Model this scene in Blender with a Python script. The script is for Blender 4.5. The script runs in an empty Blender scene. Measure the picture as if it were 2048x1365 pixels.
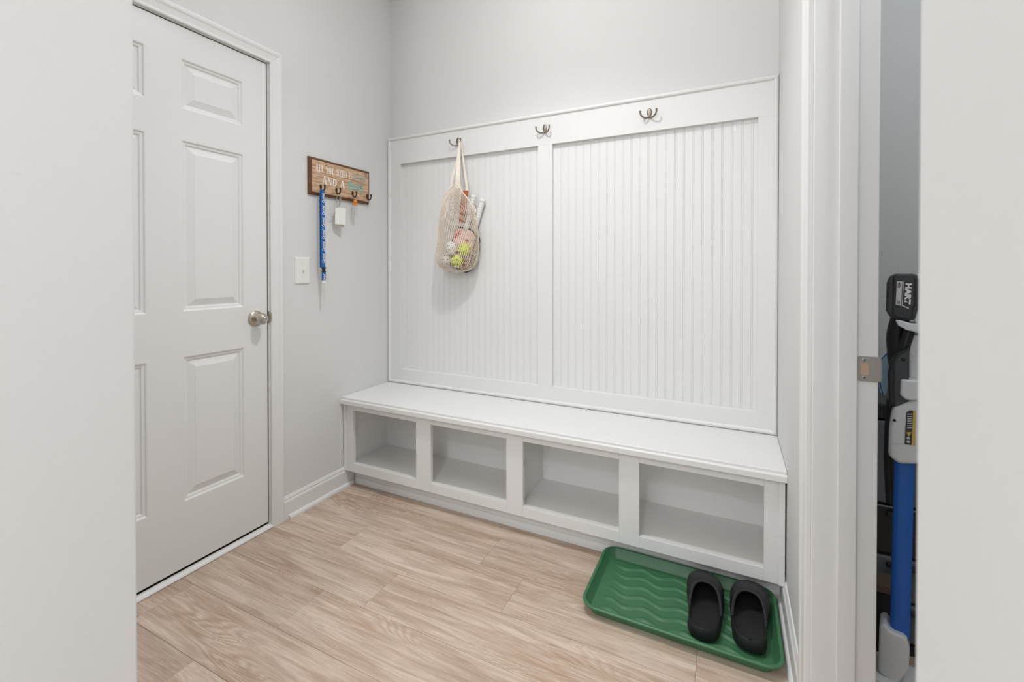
import bpy, math, random
from mathutils import Vector, Matrix
random.seed(7)
S = bpy.context.scene
COL = S.collection
PI = math.pi

# ------------------------------------------------------------ camera
cam_d = bpy.data.cameras.new('camera')
cam = bpy.data.objects.new('camera', cam_d)
COL.objects.link(cam)
cam.location = (1.818, -2.0852, 1.133)
cam.rotation_euler = (math.radians(90 - 0.5197), 0, math.radians(26.0153))
cam_d.sensor_width = 36
cam_d.lens = 898.88 / 2048 * 36
cam_d.shift_y = -(682.5 - 548.7) / 2048
cam_d.clip_start = 0.01
cam_d.dof.use_dof = True
cam_d.dof.focus_distance = 2.2
cam_d.dof.aperture_fstop = 7.1
S.camera = cam

# ------------------------------------------------------------ light and exposure
world = bpy.data.worlds.new('world')
S.world = world
world.use_nodes = True
world.node_tree.nodes['Background'].inputs[0].default_value = (0.925, 0.965, 1.0, 1)
world.node_tree.nodes['Background'].inputs[1].default_value = 2.65
S.view_settings.view_transform = 'Standard'
S.view_settings.look = 'None'
S.view_settings.exposure = -0.15
S.view_settings.gamma = 1
S.view_settings.use_curve_mapping = False

def point_light(name, loc, energy, radius, color):
    l = bpy.data.lights.new(name, 'POINT')
    l.energy = energy
    l.shadow_soft_size = radius
    l.color = color
    o = bpy.data.objects.new(name, l)
    o.location = loc
    COL.objects.link(o)
    return o
point_light('mudroom_ceiling_lamp', (1.12, -0.87, 2.56), 11.0, 0.030, (1.0, 0.99, 0.975))
point_light('hall_ceiling_lamp', (1.70, -3.30, 2.30), 42, 0.10, (1.0, 0.985, 0.96))
point_light('closet_fill', (2.62, -1.15, 2.3), 14, 0.10, (0.94, 0.97, 1.0))  # unseen cool source added to brighten the closet

def area_fill(name, loc, sx, sy, energy, color):
    l = bpy.data.lights.new(name, 'AREA')
    l.spread = math.radians(110); l.shape = 'RECTANGLE'; l.size = sx; l.size_y = sy
    l.energy = energy; l.color = color
    o = bpy.data.objects.new(name, l)
    o.location = loc
    COL.objects.link(o)
area_fill('mudroom_soft_fill', (0.95, -1.05, 2.69), 1.5, 1.1, 5.0, (0.95, 0.985, 1.0))  # broad soft fill added to even out door, walls and floor

def fill_spot(name, loc, energy, angle, color):
    l = bpy.data.lights.new(name, 'SPOT')
    l.energy = energy; l.spot_size = math.radians(angle); l.spot_blend = 1.0
    l.shadow_soft_size = 0.030; l.color = color
    o = bpy.data.objects.new(name, l)
    o.location = loc
    COL.objects.link(o)
fill_spot('mudroom_spot_boost', (1.12, -0.87, 2.56), 43, 130, (1.0, 0.99, 0.975))  # spot added at the lamp for crisper shadows and a brighter floor

# ------------------------------------------------------------ materials
MATS = {}
def new_mat(name):
    m = bpy.data.materials.new(name)
    m.use_nodes = True
    nt = m.node_tree
    b = nt.nodes['Principled BSDF']
    MATS[name] = m
    return m, nt, b

def srgb(r, g, b):
    def f(c):
        c /= 255
        return c / 12.92 if c <= 0.04045 else ((c + 0.055) / 1.055) ** 2.4
    return (f(r), f(g), f(b), 1)

def simple(name, col, rough=0.5, metal=0.0, nscale=0, nstr=0.0, var=0.0, vscale=6, spec=None, dist=0.002, **kw):
    """plain colour with a faint noise in tone and relief"""
    m, nt, b = new_mat(name)
    b.inputs['Roughness'].default_value = rough
    b.inputs['Metallic'].default_value = metal
    if spec is not None:
        b.inputs['Specular IOR Level'].default_value = spec
    for k, v in kw.items():
        b.inputs[k].default_value = v
    tc = nt.nodes.new('ShaderNodeTexCoord')
    nz = nt.nodes.new('ShaderNodeTexNoise')
    nz.inputs['Scale'].default_value = vscale
    nz.inputs['Detail'].default_value = 4
    nt.links.new(tc.outputs['Object'], nz.inputs['Vector'])
    mx = nt.nodes.new('ShaderNodeMix')
    mx.data_type = 'RGBA'
    mx.inputs[6].default_value = tuple(c * (1 - var) for c in col[:3]) + (1,)
    mx.inputs[7].default_value = tuple(min(1, c * (1 + var)) for c in col[:3]) + (1,)
    nt.links.new(nz.outputs['Fac'], mx.inputs[0])
    nt.links.new(mx.outputs[2], b.inputs['Base Color'])
    if nstr:
        n2 = nt.nodes.new('ShaderNodeTexNoise')
        n2.inputs['Scale'].default_value = nscale
        n2.inputs['Detail'].default_value = 3
        nt.links.new(tc.outputs['Object'], n2.inputs['Vector'])
        bp = nt.nodes.new('ShaderNodeBump')
        bp.inputs['Strength'].default_value = nstr
        bp.inputs['Distance'].default_value = dist
        nt.links.new(n2.outputs['Fac'], bp.inputs['Height'])
        nt.links.new(bp.outputs['Normal'], b.inputs['Normal'])
    return m

simple('wall_paint', (0.690, 0.691, 0.688, 1), 0.75, nscale=160, nstr=0.12, var=0.012, vscale=2.5)
simple('ceiling_paint', (0.80, 0.79, 0.77, 1), 0.85, nscale=120, nstr=0.15, var=0.01)
simple('trim_paint', (0.758, 0.759, 0.758, 1), 0.42, nscale=90, nstr=0.03, var=0.01, vscale=4)
simple('door_paint', (0.758, 0.759, 0.758, 1), 0.38, nscale=70, nstr=0.03, var=0.01, vscale=4)
simple('bench_paint', (0.758, 0.759, 0.758, 1), 0.36, nscale=110, nstr=0.04, var=0.01, vscale=5)
simple('cubby_paint', (0.84, 0.83, 0.81, 1), 0.5, nscale=110, nstr=0.03, var=0.015, vscale=5)
simple('closet_paint', (0.60, 0.607, 0.607, 1), 0.8, nscale=160, nstr=0.12, var=0.012)
simple('light_block_dark', (0.05, 0.035, 0.025, 1), 0.9)
simple('seal_brown', (0.09, 0.075, 0.06, 1), 0.8)
simple('subfloor', (0.36, 0.28, 0.21, 1), 0.9)
simple('nickel', (0.52, 0.47, 0.41, 1), 0.28, 1.0, nscale=60, nstr=0.02, var=0.05)
simple('antique_nickel', (0.27, 0.235, 0.20, 1), 0.34, 1.0, nscale=350, nstr=0.7, var=0.35, vscale=260)
simple('steel', (0.55, 0.53, 0.50, 1), 0.3, 1.0, var=0.05)
simple('strike_steel', (0.48, 0.45, 0.42, 1), 0.42, 0.75, var=0.06, vscale=40)
simple('bronze', (0.060, 0.032, 0.024, 1), 0.42, 0.6, var=0.3, vscale=120)
simple('dark_hole', (0.01, 0.009, 0.008, 1), 0.7)
simple('raw_wood', (0.50, 0.36, 0.26, 1), 0.7, var=0.15, vscale=60)
simple('switch_plastic', (0.80, 0.79, 0.77, 1), 0.3, var=0.005)
simple('tray_green', (0.050, 0.170, 0.080, 1), 0.42, nscale=260, nstr=0.12, var=0.10, vscale=14)
simple('foam_black', (0.009, 0.009, 0.010, 1), 0.6, nscale=700, nstr=0.35, var=0.25, vscale=40, dist=0.001)
simple('footbed_black', (0.014, 0.014, 0.016, 1), 0.62, nscale=420, nstr=0.4, var=0.2, vscale=60, dist=0.001)
simple('cotton', (0.78, 0.69, 0.60, 1), 0.9, nscale=500, nstr=0.3, var=0.06, vscale=50)
simple('cotton_light', (0.80, 0.73, 0.65, 1), 0.9, nscale=500, nstr=0.3, var=0.05, vscale=50)
simple('ball_white', (0.78, 0.77, 0.76, 1), 0.45, var=0.01)
simple('ball_yellow', (0.62, 0.72, 0.035, 1), 0.45, var=0.03)
simple('hole_olive', (0.10, 0.13, 0.01, 1), 0.7)
simple('hole_grey', (0.10, 0.10, 0.10, 1), 0.7)
simple('grip_white', (0.76, 0.76, 0.75, 1), 0.6, var=0.02)
simple('paddle_edge', (0.012, 0.012, 0.014, 1), 0.4)
simple('rust_leather', (0.36, 0.075, 0.018, 1), 0.6, nscale=150, nstr=0.3, var=0.25, vscale=45)
simple('lanyard_blue', (0.010, 0.120, 0.40, 1), 0.6, nscale=900, nstr=0.25, var=0.10, vscale=60)
simple('print_white', (0.80, 0.80, 0.79, 1), 0.6)
simple('buckle_black', (0.012, 0.012, 0.012, 1), 0.35)
simple('card_white', (0.80, 0.79, 0.76, 1), 0.4)
simple('card_cream', (0.66, 0.64, 0.60, 1), 0.5)
simple('orange_plastic', (0.72, 0.24, 0.015, 1), 0.3)
simple('vac_black', (0.014, 0.015, 0.016, 1), 0.38, var=0.1)
simple('vac_charcoal', (0.045, 0.050, 0.055, 1), 0.42, var=0.1)
simple('vac_white', (0.70, 0.72, 0.73, 1), 0.35, var=0.01)
simple('vac_blue', (0.010, 0.125, 0.52, 1), 0.34, var=0.03)
simple('label_yellow', (0.62, 0.44, 0.10, 1), 0.5)
simple('label_black', (0.03, 0.03, 0.03, 1), 0.5)
simple('label_grey', (0.62, 0.62, 0.62, 1), 0.5)
simple('tag_blue', (0.42, 0.62, 0.78, 1), 0.6, var=0.12, vscale=90)
simple('string_blue', (0.01, 0.13, 0.50, 1), 0.6)
simple('tower_black', (0.018, 0.018, 0.02, 1), 0.4)
simple('brown_box', (0.13, 0.085, 0.06, 1), 0.7, var=0.2, vscale=20)
simple('grey_plastic', (0.20, 0.21, 0.23, 1), 0.35, var=0.25, vscale=12)
simple('edge_wood', (0.115, 0.045, 0.014, 1), 0.42, nscale=60, nstr=0.1, var=0.35, vscale=30)

def clear_mat(name, col, alpha, rough=0.08):
    m, nt, b = new_mat(name)
    b.inputs['Base Color'].default_value = col
    b.inputs['Roughness'].default_value = rough
    b.inputs['Transmission Weight'].default_value = alpha
    b.inputs['IOR'].default_value = 1.2
    n = nt.nodes.new('ShaderNodeTexNoise')
    n.inputs['Scale'].default_value = 30
    bp = nt.nodes.new('ShaderNodeBump')
    bp.inputs['Strength'].default_value = 0.05
    nt.links.new(n.outputs['Fac'], bp.inputs['Height'])
    nt.links.new(bp.outputs['Normal'], b.inputs['Normal'])
    return m
clear_mat('clear_plastic', (0.90, 0.91, 0.91, 1), 0.85)
clear_mat('smoke_plastic', (0.35, 0.38, 0.42, 1), 0.55, 0.12)

def wood_floor():
    m, nt, b = new_mat('floor_plank')
    N, L = nt.nodes, nt.links
    tc = N.new('ShaderNodeTexCoord')
    oi = N.new('ShaderNodeObjectInfo')
    mul = N.new('ShaderNodeVectorMath'); mul.operation = 'SCALE'
    mul.inputs[0].default_value = (37.0, 53.0, 11.0)
    L.new(oi.outputs['Random'], mul.inputs['Scale'])
    add = N.new('ShaderNodeVectorMath'); add.operation = 'ADD'
    L.new(tc.outputs['Object'], add.inputs[0]); L.new(mul.outputs[0], add.inputs[1])
    def mapped(sc):
        mp = N.new('ShaderNodeMapping')
        mp.inputs['Scale'].default_value = sc
        L.new(add.outputs[0], mp.inputs['Vector'])
        return mp
    def noise(sc, scale, detail, dist=0.0, rough=0.55):
        mp = mapped(sc)
        n = N.new('ShaderNodeTexNoise')
        n.inputs['Scale'].default_value = scale
        n.inputs['Detail'].default_value = detail
        n.inputs['Distortion'].default_value = dist
        n.inputs['Roughness'].default_value = rough
        L.new(mp.outputs[0], n.inputs['Vector'])
        return n
    big = noise((1.0, 5.5, 1), 1.9, 3, 0.5)
    mid = noise((1.1, 15, 1), 2.2, 6, 1.2, 0.62)
    fine = noise((4, 150, 1), 2.0, 4, 0.4, 0.7)
    # flame figure: iso-lines of a stretched noise
    fl = noise((0.75, 6.5, 1), 2.0, 1.5, 0.35)
    f1 = N.new('ShaderNodeMath'); f1.operation = 'MULTIPLY'; f1.inputs[1].default_value = 150.0
    L.new(fl.outputs['Fac'], f1.inputs[0])
    f2 = N.new('ShaderNodeMath'); f2.operation = 'SINE'
    L.new(f1.outputs[0], f2.inputs[0])
    f3 = N.new('ShaderNodeMapRange')
    f3.inputs['From Min'].default_value = -1; f3.inputs['From Max'].default_value = 1
    L.new(f2.outputs[0], f3.inputs['Value'])
    ramp = N.new('ShaderNodeValToRGB')
    cr = ramp.color_ramp
    cr.elements[0].position = 0.30; cr.elements[0].color = srgb(176, 151, 132)
    cr.elements[1].position = 0.72; cr.elements[1].color = srgb(216, 199, 183)
    e = cr.elements.new(0.50); e.color = srgb(203, 182, 164)
    L.new(big.outputs['Fac'], ramp.inputs[0])
    r2 = N.new('ShaderNodeValToRGB')
    r2.color_ramp.elements[0].position = 0.39; r2.color_ramp.elements[0].color = srgb(166, 140, 122)
    r2.color_ramp.elements[1].position = 0.63; r2.color_ramp.elements[1].color = srgb(222, 207, 193)
    L.new(mid.outputs['Fac'], r2.inputs[0])
    m1 = N.new('ShaderNodeMix'); m1.data_type = 'RGBA'; m1.inputs[0].default_value = 0.5
    L.new(ramp.outputs[0], m1.inputs[6]); L.new(r2.outputs[0], m1.inputs[7])
    # flame lines only where a slow mask lets them through
    msk = noise((0.9, 3.0, 1), 1.6, 1)
    mr = N.new('ShaderNodeMapRange')
    mr.inputs['From Min'].default_value = 0.45; mr.inputs['From Max'].default_value = 0.70
    mr.inputs['To Max'].default_value = 0.60
    L.new(msk.outputs['Fac'], mr.inputs['Value'])
    mm = N.new('ShaderNodeMath'); mm.operation = 'MULTIPLY'
    L.new(mr.outputs[0], mm.inputs[0]); L.new(f3.outputs[0], mm.inputs[1])
    m2 = N.new('ShaderNodeMix'); m2.data_type = 'RGBA'
    L.new(mm.outputs[0], m2.inputs[0]); L.new(m1.outputs[2], m2.inputs[6])
    m2.inputs[7].default_value = srgb(170, 136, 111)
    fr = N.new('ShaderNodeMapRange')
    fr.inputs['From Min'].default_value = 0.3; fr.inputs['From Max'].default_value = 0.7
    fr.inputs['To Min'].default_value = 0.80; fr.inputs['To Max'].default_value = 1.12
    L.new(fine.outputs['Fac'], fr.inputs['Value'])
    rnd = N.new('ShaderNodeMapRange')
    rnd.inputs['To Min'].default_value = 0.95; rnd.inputs['To Max'].default_value = 1.03
    L.new(oi.outputs['Random'], rnd.inputs['Value'])
    k = N.new('ShaderNodeMath'); k.operation = 'MULTIPLY'
    L.new(fr.outputs[0], k.inputs[0]); L.new(rnd.outputs[0], k.inputs[1])
    vm = N.new('ShaderNodeVectorMath'); vm.operation = 'SCALE'
    L.new(m2.outputs[2], vm.inputs[0]); L.new(k.outputs[0], vm.inputs['Scale'])
    L.new(vm.outputs[0], b.inputs['Base Color'])
    b.inputs['Roughness'].default_value = 0.48
    bp = N.new('ShaderNodeBump'); bp.inputs['Strength'].default_value = 0.10; bp.inputs['Distance'].default_value = 0.001
    L.new(fine.outputs['Fac'], bp.inputs['Height']); L.new(bp.outputs['Normal'], b.inputs['Normal'])
wood_floor()

def sign_wood():
    m, nt, b = new_mat('sign_print')
    N, L = nt.nodes, nt.links
    tc = N.new('ShaderNodeTexCoord')
    def noise(sc, scale, detail, dist=0):
        mp = N.new('ShaderNodeMapping'); mp.inputs['Scale'].default_value = sc
        L.new(tc.outputs['Object'], mp.inputs['Vector'])
        n = N.new('ShaderNodeTexNoise'); n.inputs['Scale'].default_value = scale
        n.inputs['Detail'].default_value = detail; n.inputs['Distortion'].default_value = dist
        L.new(mp.outputs[0], n.inputs['Vector'])
        return n
    a = noise((1, 6, 60), 2.2, 6, 0.5)
    r = N.new('ShaderNodeValToRGB')
    r.color_ramp.elements[0].position = 0.34; r.color_ramp.elements[0].color = srgb(158, 122, 94)
    r.color_ramp.elements[1].position = 0.66; r.color_ramp.elements[1].color = srgb(222, 190, 158)
    L.new(a.outputs['Fac'], r.inputs[0])
    c = noise((1, 14, 22), 2.5, 3, 0)
    r2 = N.new('ShaderNodeValToRGB')
    r2.color_ramp.elements[0].position = 0.62; r2.color_ramp.elements[0].color = (0, 0, 0, 1)
    r2.color_ramp.elements[1].position = 0.74; r2.color_ramp.elements[1].color = (0.75, 0.75, 0.75, 1)
    L.new(c.outputs['Fac'], r2.inputs[0])
    mx = N.new('ShaderNodeMix'); mx.data_type = 'RGBA'
    L.new(r2.outputs[0], mx.inputs[0]); L.new(r.outputs[0], mx.inputs[6])
    mx.inputs[7].default_value = srgb(84, 60, 44)
    L.new(mx.outputs[2], b.inputs['Base Color'])
    b.inputs['Roughness'].default_value = 0.5
sign_wood()

def worn_print(name, col):
    """paint with flaked gaps that let the wood colour through"""
    m, nt, b = new_mat(name)
    N, L = nt.nodes, nt.links
    tc = N.new('ShaderNodeTexCoord')
    n = N.new('ShaderNodeTexNoise'); n.inputs['Scale'].default_value = 260; n.inputs['Detail'].default_value = 3
    L.new(tc.outputs['Object'], n.inputs['Vector'])
    r = N.new('ShaderNodeValToRGB')
    r.color_ramp.elements[0].position = 0.28; r.color_ramp.elements[0].color = srgb(165, 135, 105)
    r.color_ramp.elements[1].position = 0.36; r.color_ramp.elements[1].color = col
    L.new(n.outputs['Fac'], r.inputs[0])
    L.new(r.outputs[0], b.inputs['Base Color'])
    b.inputs['Roughness'].default_value = 0.6
worn_print('worn_teal', srgb(112, 186, 184))
worn_print('worn_teal_grey', srgb(150, 178, 172))
worn_print('worn_white', srgb(236, 230, 220))

def paddle_face():
    m, nt, b = new_mat('paddle_print')
    N, L = nt.nodes, nt.links
    tc = N.new('ShaderNodeTexCoord')
    v = N.new('ShaderNodeTexVoronoi'); v.inputs['Scale'].default_value = 26
    L.new(tc.outputs['Object'], v.inputs['Vector'])
    r = N.new('ShaderNodeValToRGB')
    r.color_ramp.elements[0].position = 0.28; r.color_ramp.elements[0].color = srgb(196, 74, 74)
    r.color_ramp.elements[1].position = 0.46; r.color_ramp.elements[1].color = srgb(232, 196, 188)
    L.new(v.outputs['Distance'], r.inputs[0])
    L.new(r.outputs[0], b.inputs['Base Color'])
    b.inputs['Roughness'].default_value = 0.4
paddle_face()

def scuffed_paint():
    """wall paint with a few dark scuffs and chipped corner marks of their own shape"""
    m = MATS['wall_paint'].copy()
    m.name = 'wall_paint_scuffed'
    MATS['wall_paint_scuffed'] = m
    nt = m.node_tree
    N, L = nt.nodes, nt.links
    b = N['Principled BSDF']
    src = b.inputs['Base Color'].links[0].from_socket
    tc = N.new('ShaderNodeTexCoord')
    mp = N.new('ShaderNodeMapping')
    mp.inputs['Rotation'].default_value = (0.10, 0, 0)
    mp.inputs['Scale'].default_value = (1, 3.2, 60)
    L.new(tc.outputs['Object'], mp.inputs['Vector'])
    n = N.new('ShaderNodeTexNoise'); n.inputs['Scale'].default_value = 2.6; n.inputs['Detail'].default_value = 2
    L.new(mp.outputs[0], n.inputs['Vector'])
    r = N.new('ShaderNodeMapRange')
    r.inputs['From Min'].default_value = 0.765; r.inputs['From Max'].default_value = 0.83
    r.inputs['To Max'].default_value = 0.45
    L.new(n.outputs['Fac'], r.inputs['Value'])
    mx = N.new('ShaderNodeMix'); mx.data_type = 'RGBA'
    L.new(r.outputs[0], mx.inputs[0]); L.new(src, mx.inputs[6])
    mx.inputs[7].default_value = (0.22, 0.21, 0.20, 1)
    L.new(mx.outputs[2], b.inputs['Base Color'])
scuffed_paint()

# ------------------------------------------------------------ mesh helpers
class MB:
    def __init__(self):
        self.v, self.f, self.sm = [], [], []
    def add(self, vs, fs, smooth=False):
        o = len(self.v)
        self.v += [tuple(p) for p in vs]
        self.f += [tuple(i + o for i in f) for f in fs]
        self.sm += [smooth] * len(fs)
        return self
    def box(self, x0, x1, y0, y1, z0, z1):
        vs = [(x, y, z) for x in (x0, x1) for y in (y0, y1) for z in (z0, z1)]
        return self.add(vs, [(0, 1, 3, 2), (4, 6, 7, 5), (0, 4, 5, 1), (2, 3, 7, 6), (0, 2, 6, 4), (1, 5, 7, 3)])
    def prism(self, prof, axis, a, b, smooth=False):
        """closed 2D profile extruded along an axis: x:(y,z) y:(x,z) z:(x,y)"""
        n = len(prof)
        def P(p, t):
            return {'x': (t, p[0], p[1]), 'y': (p[0], t, p[1]), 'z': (p[0], p[1], t)}[axis]
        vs = [P(p, a) for p in prof] + [P(p, b) for p in prof]
        self.add(vs, [(i, (i + 1) % n, n + (i + 1) % n, n + i) for i in range(n)], smooth)
        return self.add(vs, [tuple(range(n - 1, -1, -1)), tuple(range(n, 2 * n))])
    def loft(self, rings, cap=True, closed=True, smooth=True):
        n = len(rings[0])
        vs = [p for r in rings for p in r]
        fs = []
        for k in range(len(rings) - 1):
            for i in range(n if closed else n - 1):
                j = (i + 1) % n
                fs.append((k * n + i, k * n + j, (k + 1) * n + j, (k + 1) * n + i))
        self.add(vs, fs, smooth)
        if cap and closed:
            self.add(rings[0], [tuple(range(n - 1, -1, -1))])
            self.add(rings[-1], [tuple(range(n))])
        return self
    def tube(self, pts, rad, n=8, cap=True, flat=1.0):
        pts = [Vector(p) for p in pts]
        rad = rad if isinstance(rad, (list, tuple)) else [rad] * len(pts)
        rings = []
        t0 = (pts[1] - pts[0]).normalized()
        up = Vector((0, 0, 1)) if abs(t0.z) < 0.9 else Vector((0, 1, 0))
        nrm = (up - t0 * up.dot(t0)).normalized()
        for i, p in enumerate(pts):
            t = (pts[min(i + 1, len(pts) - 1)] - pts[max(i - 1, 0)]).normalized()
            nrm = (nrm - t * nrm.dot(t)).normalized()
            bn = t.cross(nrm)
            rings.append([p + (nrm * math.cos(2 * PI * k / n) + bn * math.sin(2 * PI * k / n) * flat) * rad[i] for k in range(n)])
        return self.loft(rings, cap)
    def lathe(self, prof, c, axis, n=32, smooth=True):
        """prof: (along, radius)"""
        c = Vector(c)
        ax = {'x': (Vector((1, 0, 0)), Vector((0, 1, 0)), Vector((0, 0, 1))),
              'y': (Vector((0, 1, 0)), Vector((0, 0, 1)), Vector((1, 0, 0))),
              '-y': (Vector((0, -1, 0)), Vector((1, 0, 0)), Vector((0, 0, 1))),
              'z': (Vector((0, 0, 1)), Vector((1, 0, 0)), Vector((0, 1, 0)))}[axis]
        rings = [[c + ax[0] * a + (ax[1] * math.cos(2 * PI * k / n) + ax[2] * math.sin(2 * PI * k / n)) * r for k in range(n)] for a, r in prof]
        return self.loft(rings, True, True, smooth)
    def sphere(self, c, r, nu=24, nv=14):
        c = Vector(c)
        prof = [(-r * math.cos(PI * k / nv), max(1e-4, r * math.sin(PI * k / nv))) for k in range(nv + 1)]
        return self.lathe(prof, c, 'z', nu)
    def build(self, name, mat, parent=None, bevel=0, segs=2, label=None, keep=False, auto=False):
        org = parent.location if (parent is not None and not keep) else Vector((0, 0, 0))
        if parent is not None and not keep and parent.parent is not None:
            pass
        g = bpy.data.meshes.new(name)
        wo = Vector(parent.get('_w', (0, 0, 0))) if parent is not None and not keep else Vector((0, 0, 0))
        g.from_pydata([tuple(Vector(p) - wo) for p in self.v], [], self.f)
        g.polygons.foreach_set('use_smooth', self.sm)
        g.update()
        import bmesh
        bm = bmesh.new(); bm.from_mesh(g)
        bmesh.ops.remove_doubles(bm, verts=bm.verts, dist=1e-6)
        bmesh.ops.recalc_face_normals(bm, faces=bm.faces)
        for e in bm.edges:
            if len(e.link_faces) == 2 and e.calc_face_angle(0) > math.radians(38):
                e.smooth = False
        bm.to_mesh(g); bm.free()
        o = bpy.data.objects.new(name, g)
        COL.objects.link(o)
        g.materials.append(MATS[mat])
        if parent is not None:
            o.parent = parent
        if not keep:
            o['_w'] = tuple(wo)
        if bevel:
            md = o.modifiers.new('bevel', 'BEVEL')
            md.width = bevel; md.segments = segs; md.limit_method = 'ANGLE'; md.angle_limit = math.radians(40)
        if label:
            o['label'] = label
        return o

def tag(o, label, cat=None, group=None, kind=None):
    o['label'] = label
    if cat: o['category'] = cat
    if group: o['group'] = group
    if kind: o['kind'] = kind
    return o

def empty(name, loc, rotz=0, label=None, cat=None, group=None, kind=None, rot=None):
    o = bpy.data.objects.new(name, None)
    COL.objects.link(o)
    o.location = loc
    o.empty_display_size = 0.05
    if rot is not None:
        o.rotation_euler = rot
    else:
        o.rotation_euler = (0, 0, rotz)
    o['_w'] = tuple(loc)
    if label: tag(o, label, cat, group, kind)
    return o

def B(x0, x1, y0, y1, z0, z1):
    return MB().box(x0, x1, y0, y1, z0, z1)

def rrect(x0, x1, y0, y1, r, n=6):
    out = []
    for cx, cy, a0 in ((x1 - r, y1 - r, 0), (x0 + r, y1 - r, 90), (x0 + r, y0 + r, 180), (x1 - r, y0 + r, 270)):
        for k in range(n + 1):
            a = math.radians(a0 + 90 * k / n)
            out.append((cx + r * math.cos(a), cy + r * math.sin(a)))
    return out

# ============================================================ SETTING
W = 1.985          # width of the mudroom recess
HC = 2.716         # ceiling height
YJ = -0.8645       # far jamb face of the closet doorway
CX = 2.105         # closet face of the right wall
YN = -1.5755       # near jamb face of the closet doorway

# ---- floor: one slab with single planks on it
floor = B(-2.5, 4.5, -6.5, 0.12, -0.05, -0.006).build('floor', 'subfloor')
tag(floor, 'light oak plank floor running parallel to the white bench', 'floor', kind='structure')
PW = 0.1838
rows = {}
seam0 = -0.775
known = {0: [0.383, 1.136, 1.732], -1: [0.708, 1.93], -2: [0.527, 1.75], -3: [0.080, 1.30], -4: [0.4212, 1.64], 1: [0.95, 2.15], 2: [0.20, 1.42]}
plank_mesh = {}
def plank_data(L):
    key = round(L, 3)
    if key not in plank_mesh:
        h, w = L / 2 - 0.0003, PW / 2 - 0.0004
        c = 0.0009
        vs = [(-h, -w, -0.006), (h, -w, -0.006), (h, w, -0.006), (-h, w, -0.006),
              (-h, -w, -c * 0.6), (h, -w, -c * 0.6), (h, w, -c * 0.6), (-h, w, -c * 0.6),
              (-h + c, -w + c, 0), (h - c, -w + c, 0), (h - c, w - c, 0), (-h + c, w - c, 0)]
        fs = [(0, 3, 2, 1), (8, 9, 10, 11)]
        for k in range(4):
            j = (k + 1) % 4
            fs += [(k, j, 4 + j, 4 + k), (4 + k, 4 + j, 8 + j, 8 + k)]
        g = bpy.data.meshes.new('plank')
        g.from_pydata(vs, [], fs); g.update()
        g.materials.append(MATS['floor_plank'])
        plank_mesh[key] = g
    return plank_mesh[key]
for row in range(-13, 5):
    y0 = seam0 + row * PW           # lower seam of this row
    if y0 + PW > 0.13:
        continue
    js = known.get(row)
    if js is None:
        s = (0.37 * row * 1.22 + 0.15) % 1.22
        js = [s, s + 1.22]
    ends = sorted(set([-0.13] + [j for j in js if j > -0.05] + ([js[-1] + 1.22] if js[-1] + 1.22 < 2.9 else []) + [3.0]))
    for a, b in zip(ends[:-1], ends[1:]):
        o = bpy.data.objects.new('plank', plank_data(b - a))
        COL.objects.link(o)
        o.location = ((a + b) / 2, y0 + PW / 2, 0)
        o.parent = floor

# ---- ceiling and walls
tag(B(-0.13, 3.1, -3.4, 0.12, HC, HC + 0.1).build('ceiling', 'ceiling_paint'), 'flat white painted ceiling', 'ceiling', kind='structure')
DY0, DY1, DZ = -1.603, -0.768, 2.052        # hole for the entry door in the left wall
wl = MB().box(-0.12, 0, DY1, 0.12, 0, HC).box(-0.12, 0, DY0, DY1, DZ, HC).box(-0.12, 0, -1.70, DY0, 0, HC)
tag(wl.build('wall_left', 'wall_paint'), 'pale grey painted wall around the six panel door', 'wall', kind='structure')
tag(B(0, W, 0, 0.12, 0, HC).build('wall_back', 'wall_paint'), 'pale grey painted wall above the beadboard panelling', 'wall', kind='structure')
wr = MB().box(W, CX, YJ + 0.018, 0.12, 0, HC).box(W, CX, YN - 0.018, YJ + 0.018, 2.06, HC).box(W, CX, -1.7945, YN - 0.018, 0, HC)
tag(wr.build('wall_right', 'wall_paint'), 'pale grey wall holding the closet doorway', 'wall', kind='structure')
tag(B(1.90, CX, -2.6, -1.7945, 0, HC).build('wall_hall_right', 'wall_paint', bevel=0.008, segs=3), 'plain grey hallway wall corner beside the closet doorway', 'wall', kind='structure')
XL, YL = 0.9535, -1.70
wh = MB().prism([(XL, -3.6), (XL, YL), (-0.12, YL), (-0.12, YL - 0.12), (XL - 0.12, YL - 0.12), (XL - 0.12, -3.6)], 'z', 0, HC)
tag(wh.build('wall_hall_left', 'wall_paint_scuffed', bevel=0.004, segs=3), 'scuffed pale grey hallway wall corner hiding part of the panelled door', 'wall', kind='structure')
tag(B(-0.40, -0.36, -1.9, -0.5, 0, 2.4).build('door_light_block', 'light_block_dark'), 'added dark sheet blocking light behind the closed panelled door', 'wall', kind='structure')  # unseen sheet added to stop light leaking under the door
# closet shell
tag(B(CX, 3.0, 0.0, 0.12, 0, HC).build('wall_closet_far', 'closet_paint'), 'cool grey closet wall behind the stick vacuum', 'wall', kind='structure')
tag(B(3.0, 3.1, -2.3, 0.12, 0, HC).build('wall_closet_right', 'closet_paint'), 'cool grey closet side wall opposite the doorway', 'wall', kind='structure')
tag(B(CX, 3.0, -2.3, -2.2, 0, HC).build('wall_closet_near', 'closet_paint'), 'cool grey closet wall nearest the hallway', 'wall', kind='structure')

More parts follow.
